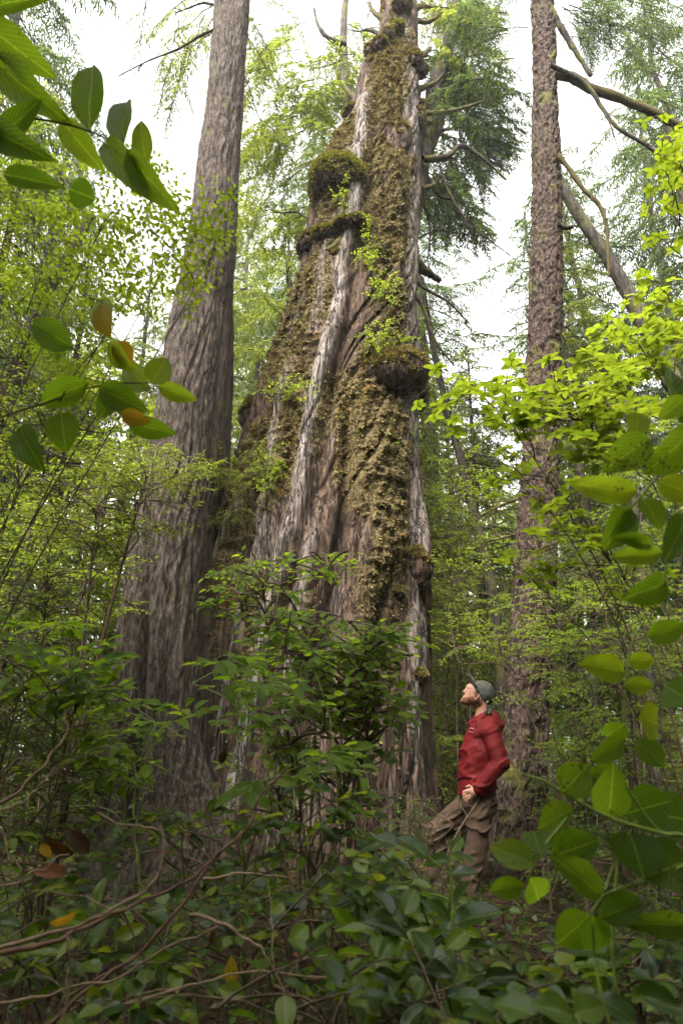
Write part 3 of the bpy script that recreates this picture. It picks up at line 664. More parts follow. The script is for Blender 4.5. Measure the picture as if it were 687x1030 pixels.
for k, (H, h0, R, nb, mt, dr) in enumerate([(17, 2.5, 2.7, 95, 'hem', .45), (14, 1.0, 2.4, 90, 'hemlight', .5), (21, 6, 3.1, 95, 'hem', .6), (9, .6, 1.9, 70, 'hemlight', .35), (19, 8, 2.9, 75, 'hemlight', .6)]):
    me, TS = crown_mesh('crown', H, h0, R, nb, 100 + k, M[mt], droop=dr)
    tb = link('x', bpy.data.meshes.new('tmp')); bpy.data.objects.remove(tb)
    V = np.concatenate(TS.V); F = np.concatenate(TS.F); bm_ = mesh_np('branches', V, F.ravel(), np.arange(len(F)) * 4, None, M['barkB'], True)
    T = Tubes(); T.add(curve((0, 0, -1), (0, 0, H), 0, 40, .012, np.random.default_rng(k)), .022 * H * .55 + .03, .02, 12, .25, k)
    V = np.concatenate(T.V); F = np.concatenate(T.F); tm = mesh_np('trunk', V, F.ravel(), np.arange(len(F)) * 4, None, M['barkB'], True)
    VAR.append((me, bm_, tm))
def conifer(x, y, var, sc, rz, label, group='conifers standing behind the giant cedar', lean=(0, 0), cat='tree', name='hemlock_tree'):
    r = empty(name, label, cat, group, (x, y, float(ground_z(x, y))))
    r.scale = (sc, sc, sc); r.rotation_euler = (lean[0], lean[1], rz)
    for nm, me in zip(('crown', 'branches', 'trunk'), VAR[var]): link(nm, me, r)
    return r
def at(u, Y): return P(u, 765, Y)[0], Y
BG = [  # u at the horizon line, distance, variant, scale, label
    (-160, 11, 2, 1.1, 'dark drooping hemlock at the far left edge of the wood'),
    (-60, 15, 0, 1.2, 'hemlock with dark green boughs behind the fine-leaved shrub at left'),
    (30, 12, 1, .9, 'light green hemlock low behind the leaning dark stem at left'),
    (95, 19, 1, 1.2, 'pale green hemlock just left of the grey furrowed trunk'),
    (-10, 24, 4, 1.4, 'high crowned hemlock far back at left, boughs against white sky'),
    (215, 15, 1, 1.15, 'light green hemlock seen between the grey conifer and the giant cedar'),
    (262, 22, 4, 1.3, 'tall hemlock whose bright boughs show left of the mossy stem'),
    (170, 27, 2, 1.3, 'tall dark hemlock rising behind the grey furrowed trunk'),
    (330, 18, 2, 1.15, 'tall hemlock hidden behind the giant cedar, crown beside its top'),
    (455, 15, 2, .95, 'dark boughed hemlock right of the giant cedar top'),
    (480, 21, 3, 1.5, 'soft green hemlock between the giant cedar and the spruce trunk'),
    (440, 28, 1, 1.1, 'pale distant hemlock just right of the giant cedar'),
    (520, 27, 3, 1.4, 'small round hemlock behind the spruce trunk'),
    (590, 16, 0, .95, 'dense dark hemlock right of the spruce trunk'),
    (680, 13, 0, .95, 'dark hemlock near the right edge behind the lime green sprays'),
    (640, 23, 2, 1.2, 'tall hemlock with bare lower trunk back at right'),
    (760, 18, 2, 1.15, 'hemlock at the far right reaching over the mossy limb'),
    (285, 13, 1, .95, 'light green hemlock low behind the left flank of the giant cedar'),
    (240, 19, 0, 1.0, 'dark green hemlock right behind the dark squeezed trunk'),
    (430, 12, 1, .72, 'short light green hemlock behind the hiker, right of the cedar'),
    (500, 14, 1, .75, 'short light green hemlock just left of the spruce trunk'),
    (610, 11, 1, .8, 'light green hemlock close behind the spruce on its right'),
    (130, 14, 1, .9, 'light hemlock touching the left side of the grey furrowed trunk'),
    (-90, 9, 1, .9, 'nearest light green hemlock at the left edge'),
    (820, 12, 2, 1.0, 'nearest hemlock at the right edge with hanging boughs')]
rngT = np.random.default_rng(77)
for u, Y, v, sc, lb in BG:
    x, y = at(u, Y); conifer(x, y, v, sc, rngT.uniform(0, 6.28), lb, lean=(rngT.normal(0, .03), rngT.normal(0, .03)))

# leaning bare trunks seen through the green
def lean_tree(name, label, pl, Y, r0, r1, mat, twigs=10, seed=0, group=None, dY=0., down=True):
    root = empty(name, label, 'tree', group); pts = [P(u, v, Y + dY * i) for i, (u, v) in enumerate(pl)]
    if down: b = pts[0].copy(); b[2] = float(ground_z(b[0], b[1])) - .3; pts = [b] + pts
    n = 60; c = smooth_path(pts, n); T = Tubes(); T.add(c, r0, r1, 12, .22, seed, .8); T.build('trunk', mat, root)
    rng = np.random.default_rng(seed)
    for k in range(twigs):
        T = Tubes(); i = rng.integers(10, n - 1); a = rng.uniform(0, 6.28); d = np.array((math.cos(a), math.sin(a) * .6, rng.uniform(-.3, .5))); ln = rng.uniform(.3, 1.3)
        T.add(curve(c[i], c[i] + unit(d) * ln, -.1 * ln, 8, .05, rng), .012, .003, 4); T.build('branch', M['deadwood'], root)
    return root
lean_tree('leaning_tree', 'thin grey trunk leaning left between giant cedar and spruce', [(500, 640), (490, 570), (475, 512), (463, 460), (450, 415), (433, 335), (424, 280)], 11, .11, .05, M['barkB'], 26, 1)
lean_tree('leaning_tree', 'grey mossy trunk leaning left above the right edge of the photo', [(740, 560), (700, 440), (672, 375), (652, 335), (613, 262), (588, 226), (560, 180)], 10.5, .22, .10, M['barkB'], 12, 2)
lean_tree('leaning_tree', 'dark trunk leaning right behind the fine leaves at the left edge', [(-30, 500), (0, 416), (20, 365), (45, 300), (64, 268), (92, 215)], 9.5, .17, .08, M['barkLd'], 14, 3)
lean_tree('slender_tree', 'pale slim trunk visible left of the hiker\'s face', [(449, 800), (447, 745), (442, 690), (438, 640), (436, 560)], 15, .12, .08, M['barkR'], 6, 4)
lean_tree('slender_tree', 'slim brown trunk directly behind the hiker\'s cap', [(470, 800), (464, 720), (457, 665), (452, 630), (446, 540)], 13, .16, .10, M['barkB'], 8, 5)
lean_tree('slender_tree', 'second slim stem right of the trunk behind the cap', [(497, 760), (492, 690), (486, 620), (478, 520)], 16, .09, .05, M['barkB'], 8, 6)
lean_tree('slender_tree', 'straight brown trunk at the lower right edge among dark hemlock', [(668, 960), (660, 800), (652, 660), (640, 520), (628, 380)], 9, .09, .05, M['barkB'], 16, 7)
lean_tree('slender_tree', 'thin dark stem curving up left of the grey trunk base', [(60, 800), (72, 640), (82, 600), (98, 548), (106, 500), (104, 440)], 7.5, .035, .014, M['barkLd'], 16, 8)
lean_tree('slender_tree', 'thin dark stem leaning right near the left edge', [(-6, 760), (6, 640), (16, 590), (30, 540), (46, 470), (54, 420)], 6.5, .035, .014, M['barkLd'], 16, 9)
lean_tree('slender_tree', 'grey pole trunk far back between left edge and grey trunk', [(88, 800), (84, 700), (80, 600), (78, 480), (80, 380)], 17, .13, .08, M['barkB'], 6, 10)
lean_tree('slender_tree', 'slim grey trunk far behind the spruce on its right', [(585, 800), (583, 700), (580, 560), (572, 420), (566, 330)], 18, .16, .10, M['barkB'], 6, 11)

# the wood all round plus unseen shading trees and foliage, one mass
def wood():
    rng = np.random.default_rng(9); LS = Leaves('needle'); T = Tubes()
    for i in range(330):
        a = rng.uniform(-math.pi, math.pi); infront = abs(a) < math.radians(42)
        r = rng.uniform(30, 62) if infront else rng.uniform(16, 50)
        x, y = r * math.sin(a), r * math.cos(a); z0 = float(ground_z(x, y)); H = rng.uniform(13, 22) if infront else rng.uniform(14, 26)
        T.add([(x, y, z0 - .5), (x + rng.normal(0, .2), y, z0 + H)], .17 + rng.uniform(0, .12), .04, 7)
        n = 3000 if infront else 500; f = rng.uniform(0, 1, n) ** .9; R = rng.uniform(2, 3.4); st = rng.uniform(.02, .25) * H
        az = np.round(rng.uniform(0, 6.28, n) * 3) / 3 + f * 37; rad = R * (1.08 - f) ** .7 * rng.uniform(.15, 1, n)
        zz = z0 + st + (H - st) * (np.round(f * 34) / 34) - rad * .35 + rng.normal(0, .14, n)
        p = np.stack([x + rad * np.cos(az) + rng.normal(0, .15, n), y + rad * np.sin(az) + rng.normal(0, .15, n), zz], 1)
        d = np.stack([np.cos(az), np.sin(az), np.full(n, -.5)], 1) + rng.normal(0, .5, (n, 3)); k = 1.0 if infront else 2.0
        LS.add(p, d, (0, 0, 1) + rng.normal(0, .4, (n, 3)), rng.uniform(.3, .6, n) * k, rng.uniform(.06, .16, n) * k, rng.uniform(.2, 1, n))
    for i in range(50):                                    # unseen trees added close behind the camera to darken the foreground
        a = rng.uniform(math.radians(78), math.radians(282)); r = rng.uniform(3.6, 15); x, y = r * math.sin(a), r * math.cos(a); z0 = float(ground_z(x, y)); H = rng.uniform(9, 17)
        T.add([(x, y, z0 - .5), (x, y, z0 + H)], .15, .04, 7); n = 650; f = rng.uniform(0, 1, n); R = 2.0
        az = rng.uniform(0, 6.28, n); rad = R * (1.08 - f) ** .6 * rng.uniform(.2, 1, n); zz = z0 + .4 + (H - .4) * f - rad * .3
        p = np.stack([x + rad * np.cos(az), y + rad * np.sin(az), zz], 1); ok = (p[:, 1] < -.7) | (np.abs(p[:, 0]) > 2.6 + .9 * np.maximum(p[:, 1], 0)); p = p[ok]
        LS.add(p, rng.normal(0, 1, (len(p), 3)) * (1, 1, .5), (0, 0, 1) + rng.normal(0, .4, (len(p), 3)), rng.uniform(.4, .9, len(p)), rng.uniform(.10, .25, len(p)), rng.uniform(.1, .8, len(p)))
    n = 1700; p = np.stack([rng.uniform(-6, 6, n), rng.uniform(-6, 1.0, n), rng.uniform(5.6, 8.5, n)], 1)  # loose foliage overhead, out of frame, added to shade the near plants
    LS.add(p, rng.normal(0, 1, (n, 3)) * (1, 1, .4), (0, 0, 1) + rng.normal(0, .4, (n, 3)), rng.uniform(.3, .7, n), rng.uniform(.08, .2, n), rng.uniform(.1, .8, n))
    o = LS.build('far_and_shade_wood', M['hemlight']); tag(o, 'mass of distant conifers closing off the forest, with unseen trees and foliage added for shade', 'woodland', kind='stuff')
    o2 = T.build('wood_trunks', M['barkB']); tag(o2, kind='stuff'); o2.parent = o
wood()
HZ = 0.0016
if HZ:
    hx = np.array([(x, y, z) for x in (-112, 112) for y in (-108, 118) for z in (-6, 34)], float)
    hf = [(0, 1, 3, 2), (4, 6, 7, 5), (0, 4, 5, 1), (2, 3, 7, 6), (0, 2, 6, 4), (1, 5, 7, 3)]
    hm = bpy.data.materials.new('haze'); ht = nodes(hm); pv = N(ht, 'ShaderNodeVolumePrincipled', i_Density=HZ, i_Anisotropy=.3); pv.inputs['Color'].default_value = (.93, .95, .94, 1)
    ho = N(ht, 'ShaderNodeOutputMaterial'); ht.links.new(pv.outputs[0], ho.inputs['Volume'])
    tag(link('haze', mesh_np('haze', hx, np.array(hf).ravel(), np.arange(6) * 4, None, hm)), 'thin pale mist between the trees', 'haze', kind='stuff')
    S.cycles.volume_bounces = 0; S.cycles.volume_step_rate = 5

# ------------------------------------------------------------------ the hiker
PY = 6.25
def Q(u, v, dy=0.): return P(u, v, PY + dy)
def person():
    root = empty('person', 'man in red jacket, brown trousers and grey cap leaning on the spruce, looking up', 'person', loc=tuple(Q(475, 905)))
    root.location = (0, 0, 0)
    N_, F_ = -.15, .15                                       # near and far side of the body
    hd = Q(481, 699)
    def headf(X, Y, Z):
        f = ell(X, Y, Z, Q(482.5, 697), (.096, .075, .098), .5)
        f = smin(f, cap(X, Y, Z, Q(479, 703), Q(468.8, 703.4), .056, .034, .95), .025)       # jaw
        f = smin(f, cap(X, Y, Z, Q(473, 692), Q(472, 700), .040, .038), .02)            # cheek and brow
        f = smin(f, cap(X, Y, Z, Q(470.6, 691.8), Q(466.3, 695.9), .010, .0128), .009)       # nose
        f = smin(f, cap(X, Y, Z, Q(470, 701), Q(466.6, 700.6), .016, .010), .012); f = smin(f, cap(X, Y, Z, Q(471.5, 696), Q(470, 702), .026, .024), .02)         # lips
        f = smin(f, cap(X, Y, Z, Q(469, 706), Q(465.4, 705.2), .024, .017), .018)          # chin
        for s in (-1, 1): f = smin(f, ell(X, Y, Z, Q(479.5, 702, s * .077), (.016, .010, .028), .5), .008)
        for s in (-1, 1): f = np.maximum(f, -ell(X, Y, Z, Q(470.6, 693.4, s * .032), (.010, .014, .009)) - .002)
        return smin(f, cap(X, Y, Z, Q(484, 708), Q(487, 728), .056, .066), .03)
    def hand(X, Y, Z, w, fwd, dy):
        """palm from wrist w towards fwd with five curled fingers"""
        w = np.array(w); d = unit(np.array(fwd) - w); up = np.array((0, 0, 1.)); up = unit(up - d * (up @ d)); n = np.cross(d, up)
        f = cap(X, Y, Z, w, w + d * .035, .027, .030); f = smin(f, cap(X, Y, Z, w + d * .04 + up * .022, w + d * .075 + up * .024, .016, .016), .02); f = smin(f, cap(X, Y, Z, w + d * .04 - up * .02, w + d * .07 - up * .024, .016, .015), .02)
        for k, (o, l) in enumerate(((.033, .062), (.011, .070), (-.011, .066), (-.032, .050))):
            b = w + d * .075 + up * o; m = b + d * l * .5 + n * dy * .004; t = m + d * l * .30 - up * l * .38
            f = smin(f, cap(X, Y, Z, b, m, .0098, .0090), .004); f = smin(f, cap(X, Y, Z, m, t, .0090, .0078), .004)
        b = w + d * .02 + up * .028; m = b + d * .025 + up * .028; f = smin(f, cap(X, Y, Z, b, m, .013, .011), .008); return smin(f, cap(X, Y, Z, m, m + d * .028 + up * .002, .011, .009), .004)
    ws = Q(480, 795, N_ - .05)
    def bodyf(X, Y, Z):
        f = headf(X, Y, Z)
        f = smin(f, cap(X, Y, Z, Q(485, 735), Q(480, 770), .12, .11, 1.2), .05); f = smin(f, cap(X, Y, Z, Q(480, 770), Q(481, 805), .10, .12, 1.2), .05)
        for s, e, w in ((-1, Q(503, 768, N_ - .06), ws), (1, Q(500, 770, F_ + .06), Q(474, 795, F_ + .02))):
            sh = Q(491, 738, s * .17); f = smin(f, cap(X, Y, Z, sh, e, .05, .042), .03); f = smin(f, cap(X, Y, Z, e, w, .042, .028), .02)
        f = np.minimum(f, hand(X, Y, Z, Q(480, 795.5, N_ - .05), Q(466, 801, N_ - .03), -1))
        f = np.minimum(f, hand(X, Y, Z, Q(474, 795, F_ + .02), Q(464, 802, F_), 1))
        for hip, kn, an, toe in ((Q(484, 806, -.09), Q(478, 850, -.10), Q(472, 898, -.10), Q(456, 908, -.12)), (Q(477, 808, .09), Q(437, 838, .12), Q(442, 890, .14), Q(428, 899, .14))):
            f = smin(f, cap(X, Y, Z, hip, kn, .085, .058), .03); f = smin(f, cap(X, Y, Z, kn, an, .055, .04), .02); f = smin(f, cap(X, Y, Z, an, toe, .04, .035), .02)
        return f
    lo = (Q(420, 905)[0] - .05, PY - .42, Q(475, 925)[2] - .05); hi = (Q(515, 700)[0] + .05, PY + .42, Q(475, 683)[2] + .06)
    sdf_mesh('body', bodyf, lo, hi, .0075, flat_mat('skin', (.30, .155, .105), .5, .08, 30), root)
    def fold(X, Y, Z, a): return a * .55 * fbm((X + .6 * Z) * 7, Y * 5, (Z - .6 * X) * 16, 2, 5) - a * .7 * np.exp(-(fbm((X + .5 * Z) * 5, Y * 4, (Z - .5 * X) * 11, 2, 6) / .13) ** 2)
    def jacket(X, Y, Z):
        f = cap(X, Y, Z, Q(487, 737), Q(482, 760), .142, .155, 1.25); f = smin(f, cap(X, Y, Z, Q(482, 760), Q(479, 792), .155, .158, 1.2), .05)
        f = smin(f, cap(X, Y, Z, Q(487, 724), Q(485, 732), .085, .10), .05)
        for s, e, w in ((-1, Q(503, 767, N_ - .09), Q(482, 794, N_ - .07)), (1, Q(500, 770, F_ + .06), Q(476, 794, F_ + .02))):
            sh = Q(492, 737, s * .15); arm = smin(cap(X, Y, Z, sh, e, .084, .066), cap(X, Y, Z, e, w, .066, .047), .02); f = smin(f, arm, .012)
        f = f + fold(X, Y, Z, .02)
        top = Q(487, 722)[2]; bot = Q(480, 800)[2]
        neck = cap(X, Y, Z, Q(479, 708), Q(485, 730), .075, .062)
        f = np.maximum(f, -neck); f = np.maximum(f, bot - Z + .10 * 0)
        return np.maximum(f, -(cap(X, Y, Z, Q(471, 715), Q(477, 731), .05, .03)))
    rj = flat_mat('red_shell_fabric', (.105, .006, .007), .65, .25, 9, .3, .15)
    jo = sdf_mesh('jacket', jacket, lo, hi, .0085, rj, root)
    # collar, hood, zip and little chest emblem
    def hood(X, Y, Z):
        f = cap(X, Y, Z, Q(494, 719), Q(500, 730), .05, .055, 1.7); f = smin(f, cap(X, Y, Z, Q(486, 721, -.085), Q(477, 731, -.06), .022, .02), .03); f = smin(f, cap(X, Y, Z, Q(486, 721, .085), Q(477, 731, .06), .022, .02), .03)
        return f + fold(X, Y, Z, .008)
    sdf_mesh('hood', hood, (hd[0] - .15, PY - .3, hd[2] - .4), (hd[0] + .35, PY + .3, hd[2] + .02), .008, rj, jo)
    def liner(X, Y, Z):
        f = cap(X, Y, Z, Q(491, 713), Q(494, 721), .04, .045, 1.9); f = smin(f, cap(X, Y, Z, Q(490, 717, -.075), Q(477, 729, -.05), .024, .018), .02); f = smin(f, cap(X, Y, Z, Q(490, 717, .075), Q(477, 729, .05), .024, .018), .02)
        return smin(f, cap(X, Y, Z, Q(476, 728, -.03), Q(472, 737, -.02), .03, .02), .02)
    sdf_mesh('collar', liner, (hd[0] - .2, PY - .3, hd[2] - .4), (hd[0] + .3, PY + .3, hd[2] + .05), .008, flat_mat('dark_lining', (.012, .012, .016), .9, .3, 30), root)
    T = Tubes(); e = [Q(473 + a, 733 + b, -.172) for a, b in ((-.5, 0), (.8, -1.0), (1.8, .2), (2.8, -.8), (3.4, .4))]; T.add(e, .0035, .0035)
    T.add([Q(471.5, 736, -.170), Q(476, 736.6, -.176)], .0022, .0022); T.build('chest_emblem', flat_mat('pale_thread', (.40, .30, .30), .7, .1), jo)
    def trousers(X, Y, Z):
        f = cap(X, Y, Z, Q(481, 798), Q(481, 806), .135, .14, 1.15)
        for hip, kn, an in ((Q(485, 806, -.08), Q(479, 850, -.10), Q(472, 896, -.10)), (Q(477, 808, .08), Q(438, 838, .12), Q(442, 888, .14))):
            f = smin(f, cap(X, Y, Z, hip, kn, .104, .080), .03); f = smin(f, cap(X, Y, Z, kn, an, .080, .068), .03)
        f = f + fold(X, Y, Z, .024); return np.maximum(f, Z - Q(481, 797)[2])
    sdf_mesh('trousers', trousers, lo, hi, .009, flat_mat('brown_cotton', (.06, .036, .022), .85, .22, 16, .2), root)
    for a, t, dy in ((Q(472, 901, -.10), Q(455, 908, -.12), -.1), (Q(442, 893, .14), Q(427, 900, .14), .14)):
        sdf_mesh('boot', lambda X, Y, Z: smin(cap(X, Y, Z, a, t, .055, .045), cap(X, Y, Z, a, a + np.array((0, 0, .10)), .055, .06), .03), np.minimum(a, t) - .1, np.maximum(a, t) + .18, .012, flat_mat('boot_leather', (.05, .035, .025), .6, .3), root)
    def capf(X, Y, Z):
        f = ell(X, Y, Z, Q(485.2, 697), (.112, .090, .106), .6)
        a, b = Q(474.0, 687.5), Q(487, 711); d = b - a; nx, nz = -d[2], d[0]                       # crown cut along the band
        pl = ((X - a[0]) * nx + (Z - a[2]) * nz) / math.hypot(nx, nz)
        f = np.maximum(f, -pl if ((Q(492, 692)[0] - a[0]) * nx + (Q(492, 692)[2] - a[2]) * nz) > 0 else pl)
        return f + .004 * fbm(X * 25, Y * 25, Z * 25, 2, 3)
    co = sdf_mesh('cap', capf, hd - .22, hd + .22, .007, flat_mat('grey_green_canvas', (.055, .056, .046), .85, .2, 25, .2), root)
    def brim(X, Y, Z):
        f = cap(X, Y, Z, Q(476.6, 690.5), Q(471.2, 679.6), .014, .010, 7.5)
        return smin(f, cap(X, Y, Z, Q(478.5, 695), Q(474, 684.5), .016, .012, 6), .01)
    sdf_mesh('brim', brim, hd - .22, hd + .22, .006, flat_mat('grey_canvas', (.07, .07, .065), .85, .2, 25), co)
    def hair(X, Y, Z):
        a, b = Q(476.5, 690), Q(488, 711); d = b - a; nx, nz = d[2], -d[0]; nx, nz = (nx, nz) if nx > 0 else (-nx, -nz)
        f = np.maximum(headf(X, Y, Z) - .009, -((X - a[0]) * nx + (Z - a[2]) * nz) / math.hypot(nx, nz) + .035)
        f = np.maximum(f, Q(480, 713)[2] - Z); side = np.maximum(headf(X, Y, Z) - .006, ell(X, Y, Z, Q(477.5, 698), (.014, .2, .035), .3))
        return np.minimum(f, side) + .004 * fbm(X * 60, Y * 60, Z * 60, 2, 2)
    sdf_mesh('hair', hair, hd - .22, hd + .22, .006, flat_mat('brown_hair', (.06, .03, .018), .7, .3, 60), root)
    def beard(X, Y, Z):
        reg = cap(X, Y, Z, Q(479, 705.5), Q(466.5, 705.8), .066, .043, 1.2); reg = np.minimum(reg, cap(X, Y, Z, Q(468, 698.8), Q(465.8, 698.8), .009, .008, 2.2))
        reg = np.maximum(reg, -cap(X, Y, Z, Q(472, 700.6), Q(464, 700.8), .010, .008, 2.0))
        return np.maximum(headf(X, Y, Z) - .006, reg) + .0025 * fbm(X * 70, Y * 70, Z * 70, 2, 2)
    sdf_mesh('beard', beard, hd - .22, hd + .22, .0055, flat_mat('ginger_beard', (.13, .055, .028), .8, .3, 60), root)
    return root
person()

# ------------------------------------------------------------------ shrubs
def shrub(name, label, rootuv, regions, kind, mat, L, Wd, sp, flen, fw, nside, seed, group=None, stem='twig', droop=.3, lift=.02, tdroop=.15, up=None, jit=.3, tone=(0, 1), r=.006, cat='shrub', ang=None, dY=.4, main_r=.012, lit=.25):
    rng = np.random.default_rng(seed); LS = Leaves(kind); TS = Tubes(); root = empty(name, label, cat, group)
    rx, ry = P(rootuv[0], 765, rootuv[1])[0], rootuv[1]
    for (u, v, Y, ru, rv, n) in regions:
        c = P(u, v, Y); b = np.array((rx + rng.normal(0, .08), ry + rng.normal(0, .06), 0.)); b[2] = float(ground_z(b[0], b[1])) - .05
        m = (b + c) / 2 + np.array(((c[0] - b[0]) * -.15, 0, .06)); c_ = c - np.array((0, 0, .08)); stem_c = smooth_path([b, m, c_], 24)
        TS.add(stem_c, main_r, main_r * .4, 6, .2)
        for k in range(n):
            a = rng.uniform(0, 6.28); q = math.sqrt(rng.uniform(0, 1))
            t = P(u + ru * q * math.cos(a), v + rv * q * math.sin(a), Y + rng.uniform(-dY, dY))
            o = t - c; o[2] *= .3; o = unit(o + rng.normal(0, .25, 3) * (1, 1, .4))
            if ang is not None: o = unit(o * .6 + np.array((ang, 0, 0)))
            l = flen * rng.uniform(.7, 1.2); p0 = t - o * l * .6 - np.array((0, 0, l * lit)); p1 = t + o * l * .4
            j = np.argmin(np.linalg.norm(stem_c - (p0 - o * l * .3 - np.array((0, 0, .10))), axis=1)); A_ = stem_c[j]; dd_ = np.linalg.norm(p0 - A_)
            ta = unit(stem_c[min(j + 1, 23)] - stem_c[max(j - 1, 0)]); b1 = A_ + ta * dd_ * .4; b2 = p0 - o * dd_ * .35; tt = np.linspace(0, 1, 9)[:, None]
            TS.add((1 - tt) ** 3 * A_ + 3 * (1 - tt) ** 2 * tt * b1 + 3 * (1 - tt) * tt ** 2 * b2 + tt ** 3 * p0, r * 1.1, r * .9, 4)
            fan(LS, TS, p0, p1, fw, nside, sp, L, Wd, rng, lift=lift, droop=droop, r=r, jit=jit, tone=tone, up=up, tdroop=tdroop, twr=.0025 if (L > .04 and r > .003) else .0009)
    TS.build('stems', M[stem], root); LS.build('foliage', M[mat], root); return root
G_H = 'fine-leaved huckleberry shrubs in the understorey'; G_S = 'glossy salal shrubs of the foreground thicket'; G_B = 'leafy shrubs in the middle distance'
# upper left fine leaves
shrub('huckleberry_shrub', 'fine-leaved lime green spray hanging in front of the grey trunk at upper left', (-160, 2.3), [(190, 210, 2.2, 32, 44, 8), (196, 275, 2.1, 22, 40, 6)], 'med', 'lime', .027, .0165, .021, .30, .14, 7, 1, G_H, r=.0012, up=(.1, .5, .85), main_r=.004, tdroop=.1, lit=.0, ang=.6, dY=.15)
shrub('huckleberry_shrub', 'fine-leaved green shrub filling the upper left below the large overhanging leaves', (-190, 2.6), [(110, 205, 2.6, 70, 46, 17), (50, 250, 2.9, 80, 60, 24), (140, 270, 2.7, 60, 55, 16)], 'med', 'lime', .030, .0185, .023, .36, .17, 8, 2, G_H, r=.0013, up=(0, .4, .9), main_r=.005, lit=0., ang=.4)
shrub('huckleberry_shrub', 'darker fine-leaved shrub at left edge under the upper left leaves', (-180, 3.2), [(20, 190, 3.2, 70, 80, 14), (30, 330, 3.3, 70, 60, 18)], 'med', 'berry', .032, .020, .018, .42, .2, 9, 3, G_H, r=.0016, tone=(0, .8), main_r=.006, lit=0., up=(0, .3, .9))
shrub('huckleberry_shrub', 'broad-sprayed green shrub left of the grey trunk at mid height', (-120, 3.4), [(60, 400, 3.5, 80, 50, 24), (120, 370, 3.3, 40, 40, 8), (20, 480, 3.8, 60, 60, 18)], 'med', 'berry', .034, .021, .024, .45, .22, 8, 4, G_H, r=.003, main_r=.008)
for i, (lb, root, regs, L, mt, tone) in enumerate([
    ('light green shrub behind the thin dark stems at lower left', (40, 5.2), [(50, 560, 5.2, 90, 60, 34), (110, 600, 5.6, 30, 60, 12)], .042, 'berry', (0, 1)),
    ('dark leafy shrub low at the left edge beside the pale twig', (-20, 4.2), [(20, 690, 4.2, 70, 60, 26), (80, 760, 4.4, 50, 50, 20)], .045, 'salal', (0, .8)),
    ('dull green shrub tight against the left of the grey trunk base', (80, 5.0), [(70, 690, 5.2, 30, 50, 16), (50, 800, 4.6, 45, 50, 18)], .042, 'berry', (0, .6)),
    ('yellow-green tree-high shrub far back left of the grey trunk', (60, 8), [(90, 500, 8, 70, 70, 34), (30, 590, 8, 70, 60, 30), (120, 420, 8, 40, 50, 16)], .07, 'berry', (.1, 1)),
    ('lime shrub behind the hiker between his face and the giant cedar', (440, 8.6), [(445, 760, 8.6, 28, 50, 18), (450, 660, 9, 35, 50, 20)], .055, 'lime', (0, 1)),
    ('bright shrub sprays above the hiker between the two trunks', (470, 8.4), [(470, 590, 8.4, 55, 50, 34), (465, 500, 9.0, 45, 55, 26)], .06, 'berry', (.2, 1)),
    ('shrub crossing the spruce trunk above the hiker\'s cap', (590, 5.6), [(500, 640, 5.7, 60, 26, 16), (560, 610, 5.6, 50, 35, 14), (540, 680, 5.6, 40, 30, 8)], .035, 'berry', (0, .8)),
    ('dark leafy shrub filling the right side behind the big leaves', (650, 5.4), [(620, 620, 5.4, 70, 50, 30), (640, 720, 5.4, 60, 60, 30), (590, 760, 5.6, 35, 60, 18)], .04, 'berry', (0, .6)),
    ('very dark shrub low on the right behind the big leaves', (640, 4.4), [(620, 850, 4.4, 80, 60, 30), (660, 930, 3.8, 60, 50, 20)], .04, 'salal', (0, .7)),
    ('sprays of green leaves far back at right above the dark shrubs', (640, 8), [(620, 520, 8, 70, 60, 34), (650, 430, 8.5, 60, 60, 26)], .07, 'berry', (0, .8)),
    ('pale green shrub deep in the wood at far right', (760, 9), [(690, 600, 9, 60, 70, 26), (700, 480, 9, 50, 60, 20)], .07, 'lime', (0, .6)),
    ('small-leaved shrub growing at the foot of the spruce right of the hiker', (545, 5.7), [(552, 800, 5.9, 14, 26, 6), (556, 860, 5.7, 16, 26, 6)], .028, 'salal', (0, .8)),
    ('small dark evergreen shrub hiding the hiker\'s lower legs', (440, 5.3), [(412, 820, 5.4, 14, 30, 12), (440, 895, 5.2, 35, 20, 12), (478, 797, 5.8, 14, 3, 2)], .026, 'salal', (0, .7))]):
    shrub('leafy_shrub', lb, root, regs, 'small' if L > .05 else 'med', mt, L, L * .6, L * .62, .55 if root[1] > 4 else .4, .26, 8, 20 + i, G_B, tone=tone, r=.004, main_r=.012, dY=.6 if root[1] > 5 else .35)
# young hemlocks: feathery needle fans
for i, (lb, root, regs, mt) in enumerate([
    ('feathery light green hemlock spray crossing the grey trunk at left', (60, 4.8), [(150, 465, 4.8, 50, 22, 14), (100, 500, 5, 70, 40, 20)], 'hemlight'),
    ('feathery young hemlock between grey trunk and giant cedar', (205, 7.3), [(228, 480, 7.2, 18, 50, 12), (232, 400, 8.6, 25, 60, 10)], 'hemlight'),
    ('dark young hemlock with flat sprays right of the spruce', (640, 6.2), [(600, 560, 6.2, 60, 30, 18), (630, 660, 6.2, 60, 40, 22), (610, 760, 6.2, 60, 50, 22)], 'hem'),
    ('young hemlock with soft sprays behind the hiker', (470, 9.8), [(470, 640, 9.8, 40, 60, 24), (470, 720, 9.8, 40, 40, 16), (450, 540, 10, 40, 50, 20)], 'hemlight'),
    ('young hemlock reaching in at the left edge low down', (-30, 5.6), [(20, 620, 5.6, 60, 50, 22), (50, 720, 5.8, 60, 40, 20)], 'hem')]):
    shrub('young_hemlock', lb, root, regs, 'needle', mt, .05, .013, .013, .7, .26, 12, 50 + i, 'young hemlocks in the understorey', cat='young tree', droop=.2, tdroop=.35, r=.005, main_r=.018, jit=.25)
